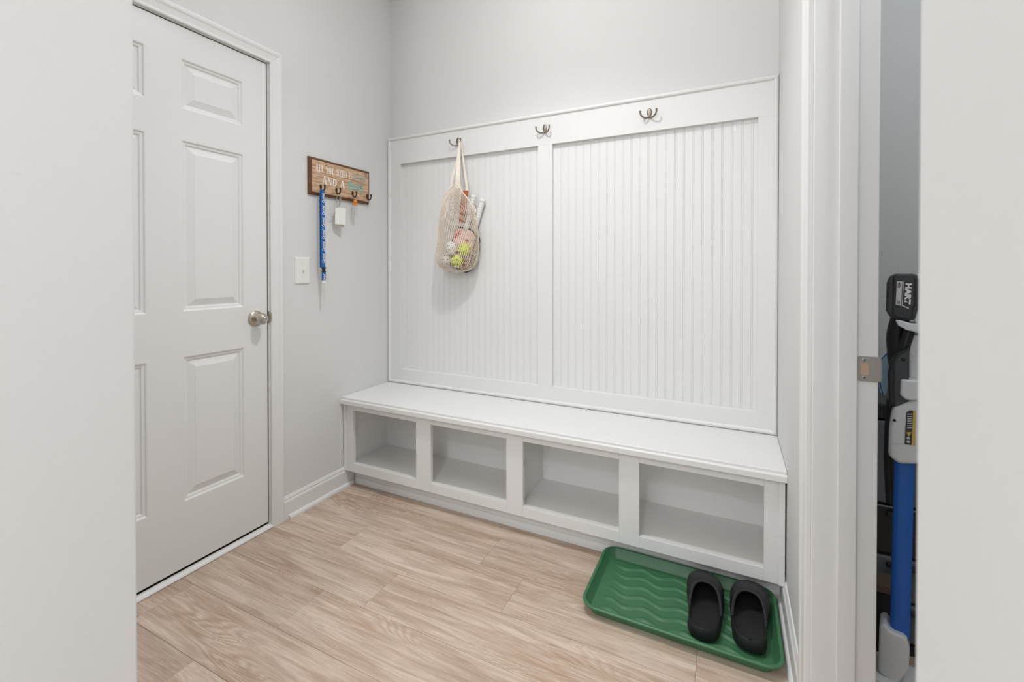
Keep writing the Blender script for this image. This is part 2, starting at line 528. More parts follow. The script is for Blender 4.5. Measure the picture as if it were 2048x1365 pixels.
# ---- casing profile: (distance from opening edge, thickness)
CAS = [(0, 0), (0, 0.010), (0.004, 0.0125), (0.009, 0.0115), (0.012, 0.0100), (0.018, 0.0108), (0.034, 0.0135), (0.040, 0.0165), (0.046, 0.0175), (0.052, 0.0172), (0.057, 0.0150), (0.057, 0)]
def casing(root, x_face, sgn, y_lo, y_hi, z_top, mat):
    """three mitred boards round an opening in a wall of constant x; sgn = direction off the wall"""
    def pt(w, t, k):
        return [(x_face + sgn * t, y_hi + w, 0.0), (x_face + sgn * t, y_hi + w, z_top + w),
                (x_face + sgn * t, y_lo - w, z_top + w), (x_face + sgn * t, y_lo - w, 0.0)][k]
    for a, b in ((0, 1), (1, 2), (2, 3)):
        m = MB()
        m.loft([[pt(w, t, a) for w, t in CAS], [pt(w, t, b) for w, t in CAS]], True, True, False)
        m.build('casing_board', mat, root, bevel=0.0012, segs=2)

t1 = empty('trim_1', (0, -1.18, 0), label='white moulded casing and jamb round the six panel door', cat='door frame', kind='structure')
casing(t1, 0.0, 1, -1.5885, -0.7829, 2.0365, 'trim_paint')
JY1, JY0, JZ = -0.787, -1.584, 2.0335
B(-0.12, -0.0, JY1, DY1 + 0.0, 0, DZ).build('jamb_board', 'trim_paint', t1, bevel=0.001)
B(-0.12, -0.0, DY0, JY0, 0, DZ).build('jamb_board', 'trim_paint', t1, bevel=0.001)
B(-0.12, -0.0, JY0, JY1, JZ, DZ).build('jamb_board', 'trim_paint', t1, bevel=0.001)
B(-0.075, -0.037, JY1 - 0.011, JY1, 0, JZ).build('stop_strip', 'trim_paint', t1, bevel=0.002)
B(-0.075, -0.037, JY0, JY0 + 0.011, 0, JZ).build('stop_strip', 'trim_paint', t1, bevel=0.002)
B(-0.075, -0.037, JY0, JY1, JZ - 0.011, JZ).build('stop_strip', 'trim_paint', t1, bevel=0.002)
# latch strike plate with its curled lip on the jamb edge
sp = MB()
lip = [(-0.030, 0.0), (-0.004, 0.0), (0.004, 0.0006), (0.0100, 0.0036), (0.0128, 0.0075)]
rings = []
for x, d in lip:
    k = 0.5 if x > 0.008 else 1.0
    hz = 0.027 if x < 0.0 else (0.025 if x < 0.008 else (0.021 if x < 0.011 else 0.016))
    yy = JY1 - 0.0006 + d
    rings.append([(x, yy, 0.927 - hz), (x, yy, 0.927 + hz), (x - 0.0008, yy + 0.0016, 0.927 + hz), (x - 0.0008, yy + 0.0016, 0.927 - hz)])
sp.loft(rings, True, True, False)
sp.build('strike_plate', 'nickel', t1, bevel=0.0006, label='satin nickel strike plate with curled lip')
# threshold strip under the door
B(-0.12, -0.0105, JY0, JY1, 0, 0.0135).build('threshold', 'bronze', t1, label='dark bronze threshold')
B(-0.030, -0.0065, -0.7903, JY1, 0.0, JZ).build('weatherstrip', 'seal_brown', t1)
B(-0.030, -0.0065, JY0 + 0.0035, JY1, JZ - 0.0030, JZ).build('weatherstrip', 'seal_brown', t1)
th = MB().prism([(-0.010, 0), (0.010, 0), (0.013, 0.005), (0.010, 0.012), (0.002, 0.0165), (-0.006, 0.0175), (-0.010, 0.0170)], 'y', DY0, -0.7725, True)
th.build('threshold_strip', 'trim_paint', t1, label='rounded white floor strip under the door')

# ---- six panel door
d1 = empty('door_1', (-0.0175, -1.1855, 0), label='white six panel door with a satin nickel knob', cat='door', kind='structure')
SY0, SY1, SZ0, SZ1 = -1.580, -0.7915, 0.0285, 2.0290
ycols = [SY0, -1.4745, -1.2420, -1.1270, -0.8945, SY1]
zrows = [SZ0, 0.272, 0.811, 0.979, 1.613, 1.730, 1.9135, SZ1]
slab = MB()
for i in range(5):
    for j in range(7):
        if i in (1, 3) and j in (1, 3, 5):
            # back skin behind the panel
            slab.box(-0.035, -0.012, ycols[i], ycols[i + 1], zrows[j], zrows[j + 1])
            continue
        slab.box(-0.035, 0.0, ycols[i], ycols[i + 1], zrows[j], zrows[j + 1])
slab.build('door_slab', 'door_paint', d1)
RINGS = [(0.0, 0.0), (0.003, -0.0012), (0.006, -0.0050), (0.011, -0.0058), (0.014, -0.0062), (0.0165, -0.0100), (0.020, -0.0105), (0.0425, -0.0032), (0.0445, -0.0022)]
for i in (1, 3):
    for j in (1, 3, 5):
        m = MB()
        rr = []
        for o_, d_ in RINGS:
            ya, yb, za, zb = ycols[i] + o_, ycols[i + 1] - o_, zrows[j] + o_, zrows[j + 1] - o_
            rr.append([(d_, ya, za), (d_, yb, za), (d_, yb, zb), (d_, ya, zb)])
        m.loft(rr, False, True, False)
        m.add(rr[-1], [(0, 1, 2, 3)])
        m.build('door_panel', 'door_paint', d1)
kn = MB()
KC = (0, -0.8455, 0.927)
kn.lathe([(0.0, 0.033), (0.004, 0.033), (0.0065, 0.0315), (0.010, 0.026), (0.0125, 0.0185), (0.0135, 0.0130)], KC, 'x', 40)
rose = kn.build('knob_rose', 'nickel', d1, label='round satin nickel rose plate')
k2 = MB().lathe([(0.0130, 0.0115), (0.026, 0.0105), (0.030, 0.0125), (0.033, 0.0180), (0.039, 0.0225), (0.046, 0.0240), (0.053, 0.0225), (0.060, 0.0175), (0.0645, 0.0140), (0.0650, 0.0105), (0.0640, 0.0100)], KC, 'x', 40)
knob = k2.build('door_knob', 'nickel', d1, label='round satin nickel door knob')
MB().lathe([(0.0640, 0.0088), (0.0665, 0.0088), (0.0672, 0.0080)], KC, 'x', 28).build('lock_button', 'steel', knob)
MB().box(0.0671, 0.0676, KC[1] - 0.0055, KC[1] + 0.0055, KC[2] - 0.001, KC[2] + 0.001).build('key_slot', 'dark_hole', knob)
MB().lathe([(0.0095, 0.0022), (0.0112, 0.0022)], (0, KC[1] - 0.021, KC[2]), 'x', 14).build('release_hole', 'dark_hole', rose)
d1.location.x -= 0.004

# ---- baseboards
BB = [(0, 0), (0.012, 0), (0.012, 0.078), (0.0105, 0.083), (0.0075, 0.087), (0.0085, 0.092), (0.0060, 0.099), (0.0035, 0.1045), (0, 0.1050)]
SHOE = [(0, 0), (0.0125, 0), (0.0125, 0.006), (0.0110, 0.012), (0.0075, 0.0165), (0.0030, 0.0185), (0, 0.0185)]
bl = empty('baseboard_left', (0.006, -0.51, 0), label='white baseboard with shoe moulding between the door casing and the bench', cat='baseboard', kind='structure')
MB().prism(BB, 'y', -0.7255, -0.305).build('base_board', 'trim_paint', bl, bevel=0.0006)
MB().prism([(0.012 + x, z) for x, z in SHOE], 'y', -0.702, -0.3175, True).build('shoe_moulding', 'trim_paint', bl)
br = empty('baseboard_right', (W - 0.006, -0.55, 0), label='white baseboard with shoe moulding under the end of the bench', cat='baseboard', kind='structure')
MB().prism([(W - x, z) for x, z in BB], 'y', -0.797, -0.305).build('base_board', 'trim_paint', br, bevel=0.0006)
MB().prism([(W - 0.012 - x * 0.9, z) for x, z in SHOE], 'y', -0.790, -0.3175, True).build('shoe_moulding', 'trim_paint', br)

# ---- closet doorway: casing, jambs, stops, strike plate
t2 = empty('trim_2', (W, -1.22, 0), label='white casing and jamb of the closet doorway with a strike plate', cat='door frame', kind='structure')
casing(t2, W, -1, YN - 0.006, YJ + 0.008, 2.048, 'trim_paint')
B(W, CX, YJ, YJ + 0.018, 0, 2.06).build('jamb_board', 'trim_paint', t2, bevel=0.0022, segs=3)
B(W, CX, YN - 0.018, YN, 0, 2.06).build('jamb_board', 'trim_paint', t2, bevel=0.0022, segs=3)
B(W, CX, YN, YJ, 2.042, 2.06).build('jamb_board', 'trim_paint', t2, bevel=0.001)
B(2.0315, 2.0660, YJ - 0.011, YJ, 0, 2.042).build('stop_strip', 'trim_paint', t2, bevel=0.002, segs=3)
B(2.0315, 2.0660, YN, YN + 0.011, 0, 2.042).build('stop_strip', 'trim_paint', t2, bevel=0.002, segs=3)
B(2.0315, 2.0660, YN + 0.011, YJ - 0.011, 2.031, 2.042).build('stop_strip', 'trim_paint', t2, bevel=0.001)
s2 = MB()
out = rrect(2.0668, 2.1085, 0.8895, 0.9445, 0.007, 5)
ZC = 0.917
def plate_with_hole(m, y, th_):
    inn = rrect(2.0735, 2.0880, 0.9035, 0.9305, 0.004, 5)
    n = len(out)
    a = [(x, y, z) for x, z in out]; b = [(x, y, z) for x, z in inn]
    a2 = [(x, y + th_, z) for x, z in out]; b2 = [(x, y + th_, z) for x, z in inn]
    m.loft([a2, a, b, b2], False, True, False)
plate_with_hole(s2, YJ - 0.0017, 0.0017)
plate = s2.build('strike_plate', 'strike_steel', t2, label='satin nickel strike plate with rounded corners')
# curled lip past the jamb edge
lp = MB()
rings = []
for x, y, hz in ((2.1075, -0.0017, 0.0265), (2.1105, -0.0005, 0.024), (2.1120, 0.0025, 0.021), (2.1122, 0.006, 0.017)):
    rings.append([(x, YJ + y, ZC - hz), (x, YJ + y, ZC + hz), (x - 0.0015, YJ + y + 0.0014, ZC + hz), (x - 0.0015, YJ + y + 0.0014, ZC - hz)])
lp.loft(rings, True, True, True).build('plate_lip', 'strike_steel', plate)
B(2.0735, 2.0880, YJ - 0.0012, YJ + 0.0002, 0.9035, 0.9305).build('latch_pocket', 'raw_wood', plate, label='bare wood latch pocket')
for z in (0.8985, 0.9365):
    sc = MB().lathe([(0.0, 0.0040), (0.0009, 0.0038), (0.0013, 0.0024)], (2.0800, YJ - 0.0015, z), '-y', 18).build('plate_screw', 'strike_steel', plate)
    for rr_ in (0, 1):
        w_, h_ = (0.0022, 0.0005) if rr_ else (0.0005, 0.0022)
        B(2.08 - w_, 2.08 + w_, YJ - 0.0031, YJ - 0.0027, z - h_, z + h_).build('screw_slot', 'dark_hole', plate)

# ============================================================ BEADBOARD PANEL
bp = empty('beadboard_panel', (W / 2, -0.01, 0.4747), label='white beadboard panel framed by rails and stiles above the bench', cat='wall panel')
ZB, ZT = 0.476, 1.905
FY = -0.0245
RZ0, RZ1 = 0.560, 1.7485          # inner edges of bottom / top rail
IN = 0.019                         # width of the edge moulding
STI = [(IN, 0.0940), (0.9555, 1.0305), (1.9125, W - IN)]
for a, b in STI:
    B(a, b, FY, -0.0005, RZ0, RZ1).build('panel_stile', 'trim_paint', bp, bevel=0.0008)
B(IN, W - IN, FY, -0.0005, RZ1, ZT - IN).build('panel_rail', 'trim_paint', bp, bevel=0.0008)
B(IN, W - IN, FY, -0.0005, ZB + IN, RZ0).build('panel_rail', 'trim_paint', bp, bevel=0.0008)
# bead boards: flat with one small bead between two grooves
BW = 0.0374
def bead_mesh(w):
    f, g_ = -0.0050, -0.0034
    prof = [(0, f), (0.0007, g_), (0.0014, f + 0.0003), (0.0040, f - 0.0002), (0.0066, f + 0.0003), (0.0073, g_), (0.0080, f), (w, f), (w, -0.0005), (0, -0.0005)]
    if w < 0.012:
        prof = [(0, f), (w, f), (w, -0.0005), (0, -0.0005)]
    m = MB().prism(prof, 'z', RZ0, RZ1)
    g = bpy.data.meshes.new('bead_board')
    wo = Vector(bp['_w'])
    g.from_pydata([(p[0], p[1] - wo.y, p[2] - wo.z) for p in m.v], [], m.f)
    g.update(); g.materials.append(MATS['trim_paint'])
    return g
full = bead_mesh(BW)
for (a, b), ph in (((0.0940, 0.9555), 0.0230), ((1.0305, 1.9125), 0.0382 - 0.0016)):
    xs = [a]
    x = a + ph
    while x < b - 0.004:
        xs.append(x); x += BW
    xs.append(b)
    for k in range(len(xs) - 1):
        w = xs[k + 1] - xs[k]
        if k == 0:
            f = bead_mesh(0.0119)
            g = bpy.data.meshes.new('bead_board')
            m = MB().box(0, w, -0.0050, -0.0005, RZ0, RZ1)
            wo = Vector(bp['_w'])
            g.from_pydata([(p[0], p[1] - wo.y, p[2] - wo.z) for p in m.v], [], m.f); g.update(); g.materials.append(MATS['trim_paint'])
        elif abs(w - BW) < 1e-6:
            g = full
        else:
            g = bead_mesh(w)
        o = bpy.data.objects.new('bead_board', g)
        COL.objects.link(o); o.parent = bp
        o.location = (xs[k] - bp.location.x, 0, 0)
# mitred edge moulding
EM = [(0, 0), (0, -0.0270), (0.004, -0.0315), (0.010, -0.0330), (0.015, -0.0310), (0.0175, -0.0268), (IN, -0.0250), (IN, 0)]
def em(w, y, k):
    return [(0.001 + w, y, ZB + w), (W - 0.001 - w, y, ZB + w), (W - 0.001 - w, y, ZT - w), (0.001 + w, y, ZT - w)][k % 4]
for k in range(4):
    MB().loft([[em(w, y, k) for w, y in EM], [em(w, y, k + 1) for w, y in EM]], True, True, False).build('edge_moulding', 'trim_paint', bp, bevel=0.001)

# ============================================================ STORAGE BENCH
bn = empty('storage_bench', (W / 2, -0.19, 0), label='white built-in storage bench with four open cubbies', cat='bench')
B(0.0005, W - 0.0005, -0.3815, -0.0005, 0.4465, 0.4747).build('bench_top', 'bench_paint', bn, bevel=0.003, segs=3)
MB().prism([(-0.366, 0.4395), (-0.3885, 0.4395), (-0.3900, 0.4415), (-0.3900, 0.4590), (-0.3888, 0.4620), (-0.3860, 0.4640), (-0.3825, 0.4645), (-0.3816, 0.4645), (-0.3816, 0.4464), (-0.366, 0.4464)], 'x', 0.0005, W - 0.0005).build('bench_nosing', 'bench_paint', bn, bevel=0.001)
F0, F1 = -0.365, -0.346
ST = [(0.003, 0.0645), (0.468, 0.5535), (0.9505, 1.0290), (1.434, 1.510), (1.9195, W - 0.004)]
OZ0, OZ1 = 0.1315, 0.4080
for a, b in ST:
    B(a, b, F0, F1, 0.088, 0.4463).build('face_stile', 'bench_paint', bn, bevel=0.0012)
for k in range(4):
    a, b = ST[k][1], ST[k + 1][0]
    B(a, b, F0, F1, 0.088, OZ0).build('face_rail', 'bench_paint', bn, bevel=0.0012)
    B(a, b, F0, F1, OZ1, 0.4463).build('face_rail', 'bench_paint', bn, bevel=0.0012)
B(0.002, 0.0200, -0.3715, F0, 0.088, 0.4390).build('scribe_strip', 'bench_paint', bn, bevel=0.002, segs=3)
B(W - 0.0230, W - 0.0045, -0.3715, F0, 0.088, 0.4390).build('scribe_strip', 'bench_paint', bn, bevel=0.002, segs=3)
B(0.003, W - 0.004, F1, -0.045, 0.100, 0.1185).build('cubby_floor', 'cubby_paint', bn)
B(0.003, W - 0.004, -0.060, -0.045, 0.1185, 0.4464).build('cubby_back', 'cubby_paint', bn)
B(0.003, 0.021, F1, -0.060, 0.1185, 0.4464).build('side_panel', 'cubby_paint', bn)
B(W - 0.022, W - 0.004, F1, -0.060, 0.1185, 0.4464).build('side_panel', 'cubby_paint', bn)
B(0.980, 0.999, F1, -0.060, 0.1185, 0.4464).build('cubby_divider', 'cubby_paint', bn)
B(0.0125, W - 0.0125, -0.303, -0.290, 0.0, 0.100).build('toe_kick', 'bench_paint', bn)
MB().prism([(-0.303 - x * 0.8, z * 1.6) for x, z in SHOE], 'x', 0.0265, W - 0.0265, True).build('toe_shoe_moulding', 'bench_paint', bn)

# ============================================================ COAT HOOKS
def smooth_path(pts, n=8):
    """Catmull-Rom through points"""
    P = [Vector(p) for p in pts]
    P = [P[0] * 2 - P[1]] + P + [P[-1] * 2 - P[-2]]
    out = []
    for i in range(1, len(P) - 2):
        for k in range(n):
            t = k / n
            a, b, c, d = P[i - 1], P[i], P[i + 1], P[i + 2]
            out.append(0.5 * ((2 * b) + (c - a) * t + (2 * a - 5 * b + 4 * c - d) * t * t + (3 * b - a - 3 * c + d) * t ** 3))
    out.append(P[-2])
    return out

def coat_hook(x, label):
    z0 = 1.826
    r = empty('coat_hook', (x, FY, z0), label=label, cat='hook', group='double coat hooks on the panel rail')
    # teardrop plate
    m = MB()
    rings = []
    for s, d in ((1.0, 0.0), (1.0, 0.0022), (0.86, 0.0042), (0.55, 0.0052), (0.2, 0.0055)):
        ring = []
        for k in range(28):
            a = 2 * PI * k / 28
            zz = math.sin(a) * 0.0215
            t = (zz + 0.0215) / 0.043
            wv = (0.0070 + 0.0052 * min(1, t * 1.5)) * math.cos(a)
            ring.append((x + wv * s, FY - 0.0003 - d, z0 + 0.002 + zz * s))
        rings.append(ring)
    m.loft(rings, True).build('hook_plate', 'antique_nickel', r)
    for s in (-1, 1):
        p = smooth_path([(x, FY - 0.004, z0 - 0.012), (x + s * 0.005, FY - 0.008, z0 - 0.019), (x + s * 0.018, FY - 0.018, z0 - 0.0215),
                         (x + s * 0.030, FY - 0.028, z0 - 0.0135), (x + s * 0.0345, FY - 0.0320, z0 - 0.001), (x + s * 0.0345, FY - 0.0325, z0 + 0.0070)], 6)
        n = len(p)
        rad = [0.0041 - 0.0006 * math.sin(PI * i / (n - 1)) + (0.0008 if i > n - 4 else 0) for i in range(n)]
        MB().tube(p, rad, 10).build('hook_arm', 'antique_nickel', r)
    return r
coat_hook(0.4895, 'nickel double coat hook holding the straps of the mesh bag')
coat_hook(0.9925, 'empty nickel double coat hook right above the centre stile of the beadboard')
coat_hook(1.4895, 'empty nickel double coat hook on the rail between centre stile and closet side wall')

# ============================================================ LETTERING
def glyph_mesh_strokes(ch):
    """serif capitals as lists of quads in a unit-high box; returns (polys, advance)"""
    T, t, sr = 0.20, 0.07, 0.06
    P = []
    def quad(x0, y0, x1, y1, w):          # slanted bar with horizontal width w
        P.append([(x0 - w / 2, y0), (x0 + w / 2, y0), (x1 + w / 2, y1), (x1 - w / 2, y1)])
    def bar(x0, x1, y, h):
        P.append([(x0, y), (x1, y), (x1, y + h), (x0, y + h)])
    def stem(x, y0=0, y1=1, w=T, foot=True, head=True):
        quad(x, y0, x, y1, w)
        if foot: bar(x - w / 2 - 0.07, x + w / 2 + 0.07, y0, sr)
        if head: bar(x - w / 2 - 0.07, x + w / 2 + 0.07, y1 - sr, sr)
    def arc(cx, cy, rx, ry, a0, a1, wf, n=14):
        for k in range(n):
            q = []
            for a, sgn in ((a0 + (a1 - a0) * k / n, 0), (a0 + (a1 - a0) * (k + 1) / n, 0)):
                r_ = math.radians(a)
                w = wf(r_)
                q.append(((cx + rx * math.cos(r_), cy + ry * math.sin(r_)), (cx + (rx - w) * math.cos(r_), cy + (ry - w * 0.6) * math.sin(r_))))
            P.append([q[0][0], q[1][0], q[1][1], q[0][1]])
    fat = lambda r_: t + (T - t) * abs(math.cos(r_)) ** 1.3
    adv = 0.7
    if ch == 'A':
        quad(0.10, 0, 0.34, 1, t); quad(0.60, 0, 0.37, 1, T); bar(0.2, 0.55, 0.32, t)
        bar(0.0, 0.22, 0, sr); bar(0.46, 0.74, 0, sr); adv = 0.76
    elif ch == 'L':
        stem(0.17); bar(0.17, 0.56, 0, sr); quad(0.535, 0, 0.555, 0.26, t); adv = 0.62
    elif ch == 'Y':
        quad(0.36, 0.42, 0.14, 1, T); quad(0.40, 0.42, 0.60, 1, t); quad(0.36, 0, 0.36, 0.5, T)
        bar(0.0, 0.30, 1 - sr, sr); bar(0.48, 0.72, 1 - sr, sr); bar(0.22, 0.5, 0, sr); adv = 0.72
    elif ch == 'O':
        arc(0.36, 0.5, 0.34, 0.52, 0, 360, fat, 26); adv = 0.76
    elif ch == 'U':
        quad(0.17, 0.3, 0.17, 1, T); quad(0.57, 0.3, 0.57, 1, t)
        arc(0.343, 0.3, 0.254, 0.32, 180, 360, lambda r_: t + (T - t) * max(0, -math.cos(r_)), 12)
        bar(0.02, 0.32, 1 - sr, sr); bar(0.45, 0.70, 1 - sr, sr); adv = 0.76
    elif ch == 'N':
        quad(0.12, 0, 0.12, 1, t); quad(0.60, 0, 0.60, 1, t); quad(0.58, 0, 0.15, 1, T)
        bar(0.0, 0.26, 0, sr); bar(0.0, 0.2, 1 - sr, sr); bar(0.47, 0.73, 1 - sr, sr); adv = 0.78
    elif ch == 'E':
        stem(0.17); bar(0.17, 0.55, 0, sr); bar(0.17, 0.52, 1 - sr, sr); bar(0.17, 0.42, 0.49, sr)
        quad(0.53, 0, 0.55, 0.24, t); quad(0.50, 0.78, 0.52, 1, t); quad(0.42, 0.40, 0.42, 0.62, t); adv = 0.63
    elif ch == 'D':
        stem(0.17); arc(0.22, 0.5, 0.46, 0.5, -90, 90, lambda r_: t + (T - t) * max(0, math.cos(r_)), 16)
        bar(0.17, 0.24, 0, sr); bar(0.17, 0.24, 1 - sr, sr); adv = 0.76
    elif ch == 'I':
        stem(0.17); adv = 0.36
    elif ch == 'S':
        arc(0.28, 0.75, 0.23, 0.26, 30, 270, lambda r_: 0.075 + 0.06 * max(0, -math.cos(r_)), 14)
        arc(0.28, 0.25, 0.25, 0.275, -150, 90, lambda r_: 0.075 + 0.06 * max(0, math.cos(r_)), 14)
        quad(0.485, 0.76, 0.485, 0.98, 0.05); quad(0.055, 0.02, 0.055, 0.22, 0.05); adv = 0.58
    elif ch == 'V':
        quad(0.36, 0, 0.14, 1, T); quad(0.39, 0, 0.60, 1, t)
        bar(0.0, 0.30, 1 - sr, sr); bar(0.48, 0.72, 1 - sr, sr); adv = 0.72
    elif ch == 'G':
        arc(0.38, 0.5, 0.36, 0.52, 40, 320, fat, 20)
        quad(0.62, 0.08, 0.62, 0.44, T * 0.9); bar(0.45, 0.75, 0.42, sr); quad(0.645, 0.72, 0.645, 1, t); adv = 0.80
    elif ch == ' ':
        adv = 0.38
    return P, adv

def serif_text(words, put, depth_vec):
    """one MB with every glyph of `words`; put(x,y) -> 3D point for unit-high coordinates"""
    m = MB()
    x = 0
    dv = Vector(depth_vec)
    lay = 0
    for ch in words:
        P, adv = glyph_mesh_strokes(ch)
        for q in P:
            lay = (lay + 1) % 5
            e = dv * (1 + 0.04 * lay)
            a = [Vector(put(x + px, py)) for px, py in q]
            b = [p + e for p in a]
            m.add(a + b, [(4, 5, 6, 7), (0, 1, 5, 4), (1, 2, 6, 5), (2, 3, 7, 6), (3, 0, 4, 7)])
        x += adv + 0.05
    return m, x
def text_len(words):
    return sum(glyph_mesh_strokes(c)[1] + 0.05 for c in words) - 0.05

def font_text(body, name, mat, parent, origin, ux, uy, height, width=None, shear=0.0, bold=0.0, thick=0.0003):
    """built-in face as a thin mesh laid at origin along ux with up uy"""
    cu = bpy.data.curves.new(name, 'FONT')
    cu.body = body; cu.size = 1.0; cu.shear = shear; cu.offset = bold
    cu.resolution_u = 3
    tmp = bpy.data.objects.new('tmp_text', cu)
    COL.objects.link(tmp)
    dg = bpy.context.evaluated_depsgraph_get()
    me = bpy.data.meshes.new_from_object(tmp.evaluated_get(dg))
    bpy.data.objects.remove(tmp); bpy.data.curves.remove(cu)
    xs = [v.co.x for v in me.vertices]; ys = [v.co.y for v in me.vertices]
    x0, x1, y0, y1 = min(xs), max(xs), min(ys), max(ys)
    sy = height / (y1 - y0)
    sx = sy if width is None else width / (x1 - x0)
    ux, uy, o = Vector(ux), Vector(uy), Vector(origin)
    nz = ux.cross(uy).normalized() * thick
    wo = Vector(parent['_w'])
    for v in me.vertices:
        v.co = o + ux * ((v.co.x - x0) * sx) + uy * ((v.co.y - y0) * sy) + nz - wo
    me.name = name
    me.materials.clear(); me.materials.append(MATS[mat])
    ob = bpy.data.objects.new(name, me)
    COL.objects.link(ob); ob.parent = parent
    return ob

# ============================================================ KEY RACK SIGN
KY0, KY1, KZ0, KZ1 = -0.585, -0.189, 1.4965, 1.6765
kr = empty('key_rack', (0.0, (KY0 + KY1) / 2, KZ0), label='wooden key rack sign with white and teal lettering on the grey wall', cat='key rack')
m = MB()
def kring(o_, x):
    return [(x, KY0 + o_, KZ0 + o_), (x, KY1 - o_, KZ0 + o_), (x, KY1 - o_, KZ1 - o_), (x, KY0 + o_, KZ1 - o_)]
m.loft([kring(0, 0.0005), kring(0, 0.0110), kring(0.0025, 0.0130), kring(0.0110, 0.0160), kring(0.0125, 0.0170)], True, True, False)
m.build('backing_board', 'edge_wood', kr, bevel=0.0008, label='dark brown bevelled backing board')
zs = [KZ0 + 0.0125, KZ0 + 0.0125 + 0.051, KZ0 + 0.0125 + 0.100, KZ1 - 0.0125]
for a, b in zip(zs[:-1], zs[1:]):
    B(0.0165, 0.0182, KY0 + 0.0125, KY1 - 0.0125, a + 0.0004, b - 0.0004).build('board_strip', 'sign_print', kr, bevel=0.0004)
XF = 0.0182
def sign_line(words, mat, ya, yb, z, h, name):
    L = text_len(words)
    sx = (yb - ya) / L
    mm, _ = serif_text(words, lambda px, py: (XF, ya + px * sx, z + py * h), (0.0005, 0, 0))
    mm.build(name, mat, kr)
sign_line('ALL YOU NEED IS', 'worn_white', -0.5535, -0.3200, 1.6100, 0.0345, 'white_lettering')
sign_line('LOVE', 'worn_teal_grey', -0.306, -0.215, 1.6115, 0.033, 'teal_lettering')
sign_line('AND', 'worn_white', -0.5140, -0.4200, 1.5555, 0.038, 'white_lettering')
sign_line('A', 'worn_white', -0.4020, -0.3700, 1.5555, 0.038, 'white_lettering')
sign_line('DOG', 'worn_teal', -0.3480, -0.2380, 1.5540, 0.041, 'teal_lettering')
HK = [-0.523, -0.4265, -0.3175, -0.2120]
for y in HK:
    z = 1.538
    pl = MB()
    rings = []
    for s, d in ((1, 0), (1, 0.0016), (0.7, 0.003), (0.25, 0.0035)):
        ring = []
        for k in range(18):
            a = 2 * PI * k / 18
            zz = math.sin(a) * 0.0125
            wv = (0.0082 - 0.0032 * (1 - (zz + 0.0125) / 0.025)) * math.cos(a)
            ring.append((XF + 0.0002 + d, y + wv * s, z + zz * s))
        rings.append(ring)
    pl.loft(rings, True)
    p = smooth_path([(XF + 0.002, y, z - 0.006), (XF + 0.006, y, z - 0.0155), (XF + 0.0155, y, z - 0.0205), (XF + 0.0255, y, z - 0.014), (XF + 0.0285, y, z - 0.002), (XF + 0.0275, y, z + 0.0085)], 6)
    n = len(p)
    hk = pl.build('key_hook', 'bronze', kr, label='small dark bronze hook')
    MB().tube(p, [0.0034 + (0.0012 if i > n - 6 else 0) for i in range(n)], 8).build('hook_prong', 'bronze', hk)

HX = XF + 0.0155          # things hang in the crook of the hooks
# ============================================================ LANYARD
ly = empty('lanyard', (HX, HK[0], 0.985), label='blue lanyard with white script lettering and black buckle on the key rack', cat='lanyard')
def ribbon(m, pts, widths, wdir, thick=0.0012):
    wdir = Vector(wdir).normalized()
    rings = []
    P = [Vector(p) for p in pts]
    for i, p in enumerate(P):
        t = (P[min(i + 1, len(P) - 1)] - P[max(i - 1, 0)]).normalized()
        nn = t.cross(wdir).normalized() * thick / 2
        w = wdir * (widths[i] if isinstance(widths, (list, tuple)) else widths) / 2
        rings.append([p - w - nn, p + w - nn, p + w + nn, p - w + nn])
    m.loft(rings, True, True, True)
WD = Vector((0.10, 1, 0))
LY = HK[0] - 0.0085
def lyp(z, off=0.0):
    return (HX + off + 0.005, LY + 0.006 * (1.53 - z) * 0.3, z)
zsl = [1.5185 - k * (1.5185 - 1.146) / 24 for k in range(25)]
def lw(z):
    return 0.0210 * (0.55 + 0.45 * min(1, (1.53 - z) / 0.05))
front = [(HX - 0.001, LY + 0.004, 1.5245)] + [lyp(z, 0.0045) for z in zsl]
back = [(HX - 0.001, LY + 0.004, 1.5245)] + [lyp(z, -0.0060) for z in zsl]
m = MB(); ribbon(m, front, [0.012] + [lw(z) for z in zsl], WD); m.build('strap', 'lanyard_blue', ly)
m = MB(); ribbon(m, back, [0.012] + [lw(z) for z in zsl], WD); m.build('strap', 'lanyard_blue', ly)
for z in (1.458, 1.400, 1.342, 1.284, 1.226, 1.168):
    o = lyp(z, 0.0045)
    tz = min(0.046, 1.512 - z)
    font_text('Carnival', 'printed_word', 'print_white', ly, (o[0] + 0.0024, o[1] + 0.0068, z), (0, 0, 1), (-0.1, -1, 0), 0.0135, width=tz, shear=0.25, bold=0.02, thick=0.0)
o = lyp(1.5185, 0.0045)
b = MB()
by = LY + 0.006
bx = lyp(1.135)[0]
outl = [(-0.0115, 0), (-0.0095, 0.004), (-0.0065, 0.008), (-0.0065, 0.014), (-0.0105, 0.018), (-0.0115, 0.024), (0.0115, 0.024), (0.0105, 0.018), (0.0065, 0.014), (0.0065, 0.008), (0.0095, 0.004), (0.0115, 0)]
b.prism([(by + y * 1.0, 1.1235 + z) for y, z in outl], 'x', bx - 0.004, bx + 0.005)
b.build('buckle', 'buckle_black', ly, bevel=0.001, label='black plastic side release buckle')
m = MB(); ribbon(m, [(bx + 0.001, by, 1.1245 - k * 0.0085) for k in range(6)], 0.021, (0.05, 1, 0), 0.004); low = m.build('lower_strap', 'lanyard_blue', ly)
font_text('ival', 'printed_word', 'print_white', ly, (bx + 0.0042, by + 0.0065, 1.0845), (0, 0, 1), (0, -1, 0), 0.0125, width=0.030, shear=0.25, bold=0.02, thick=0.0)
c = MB()
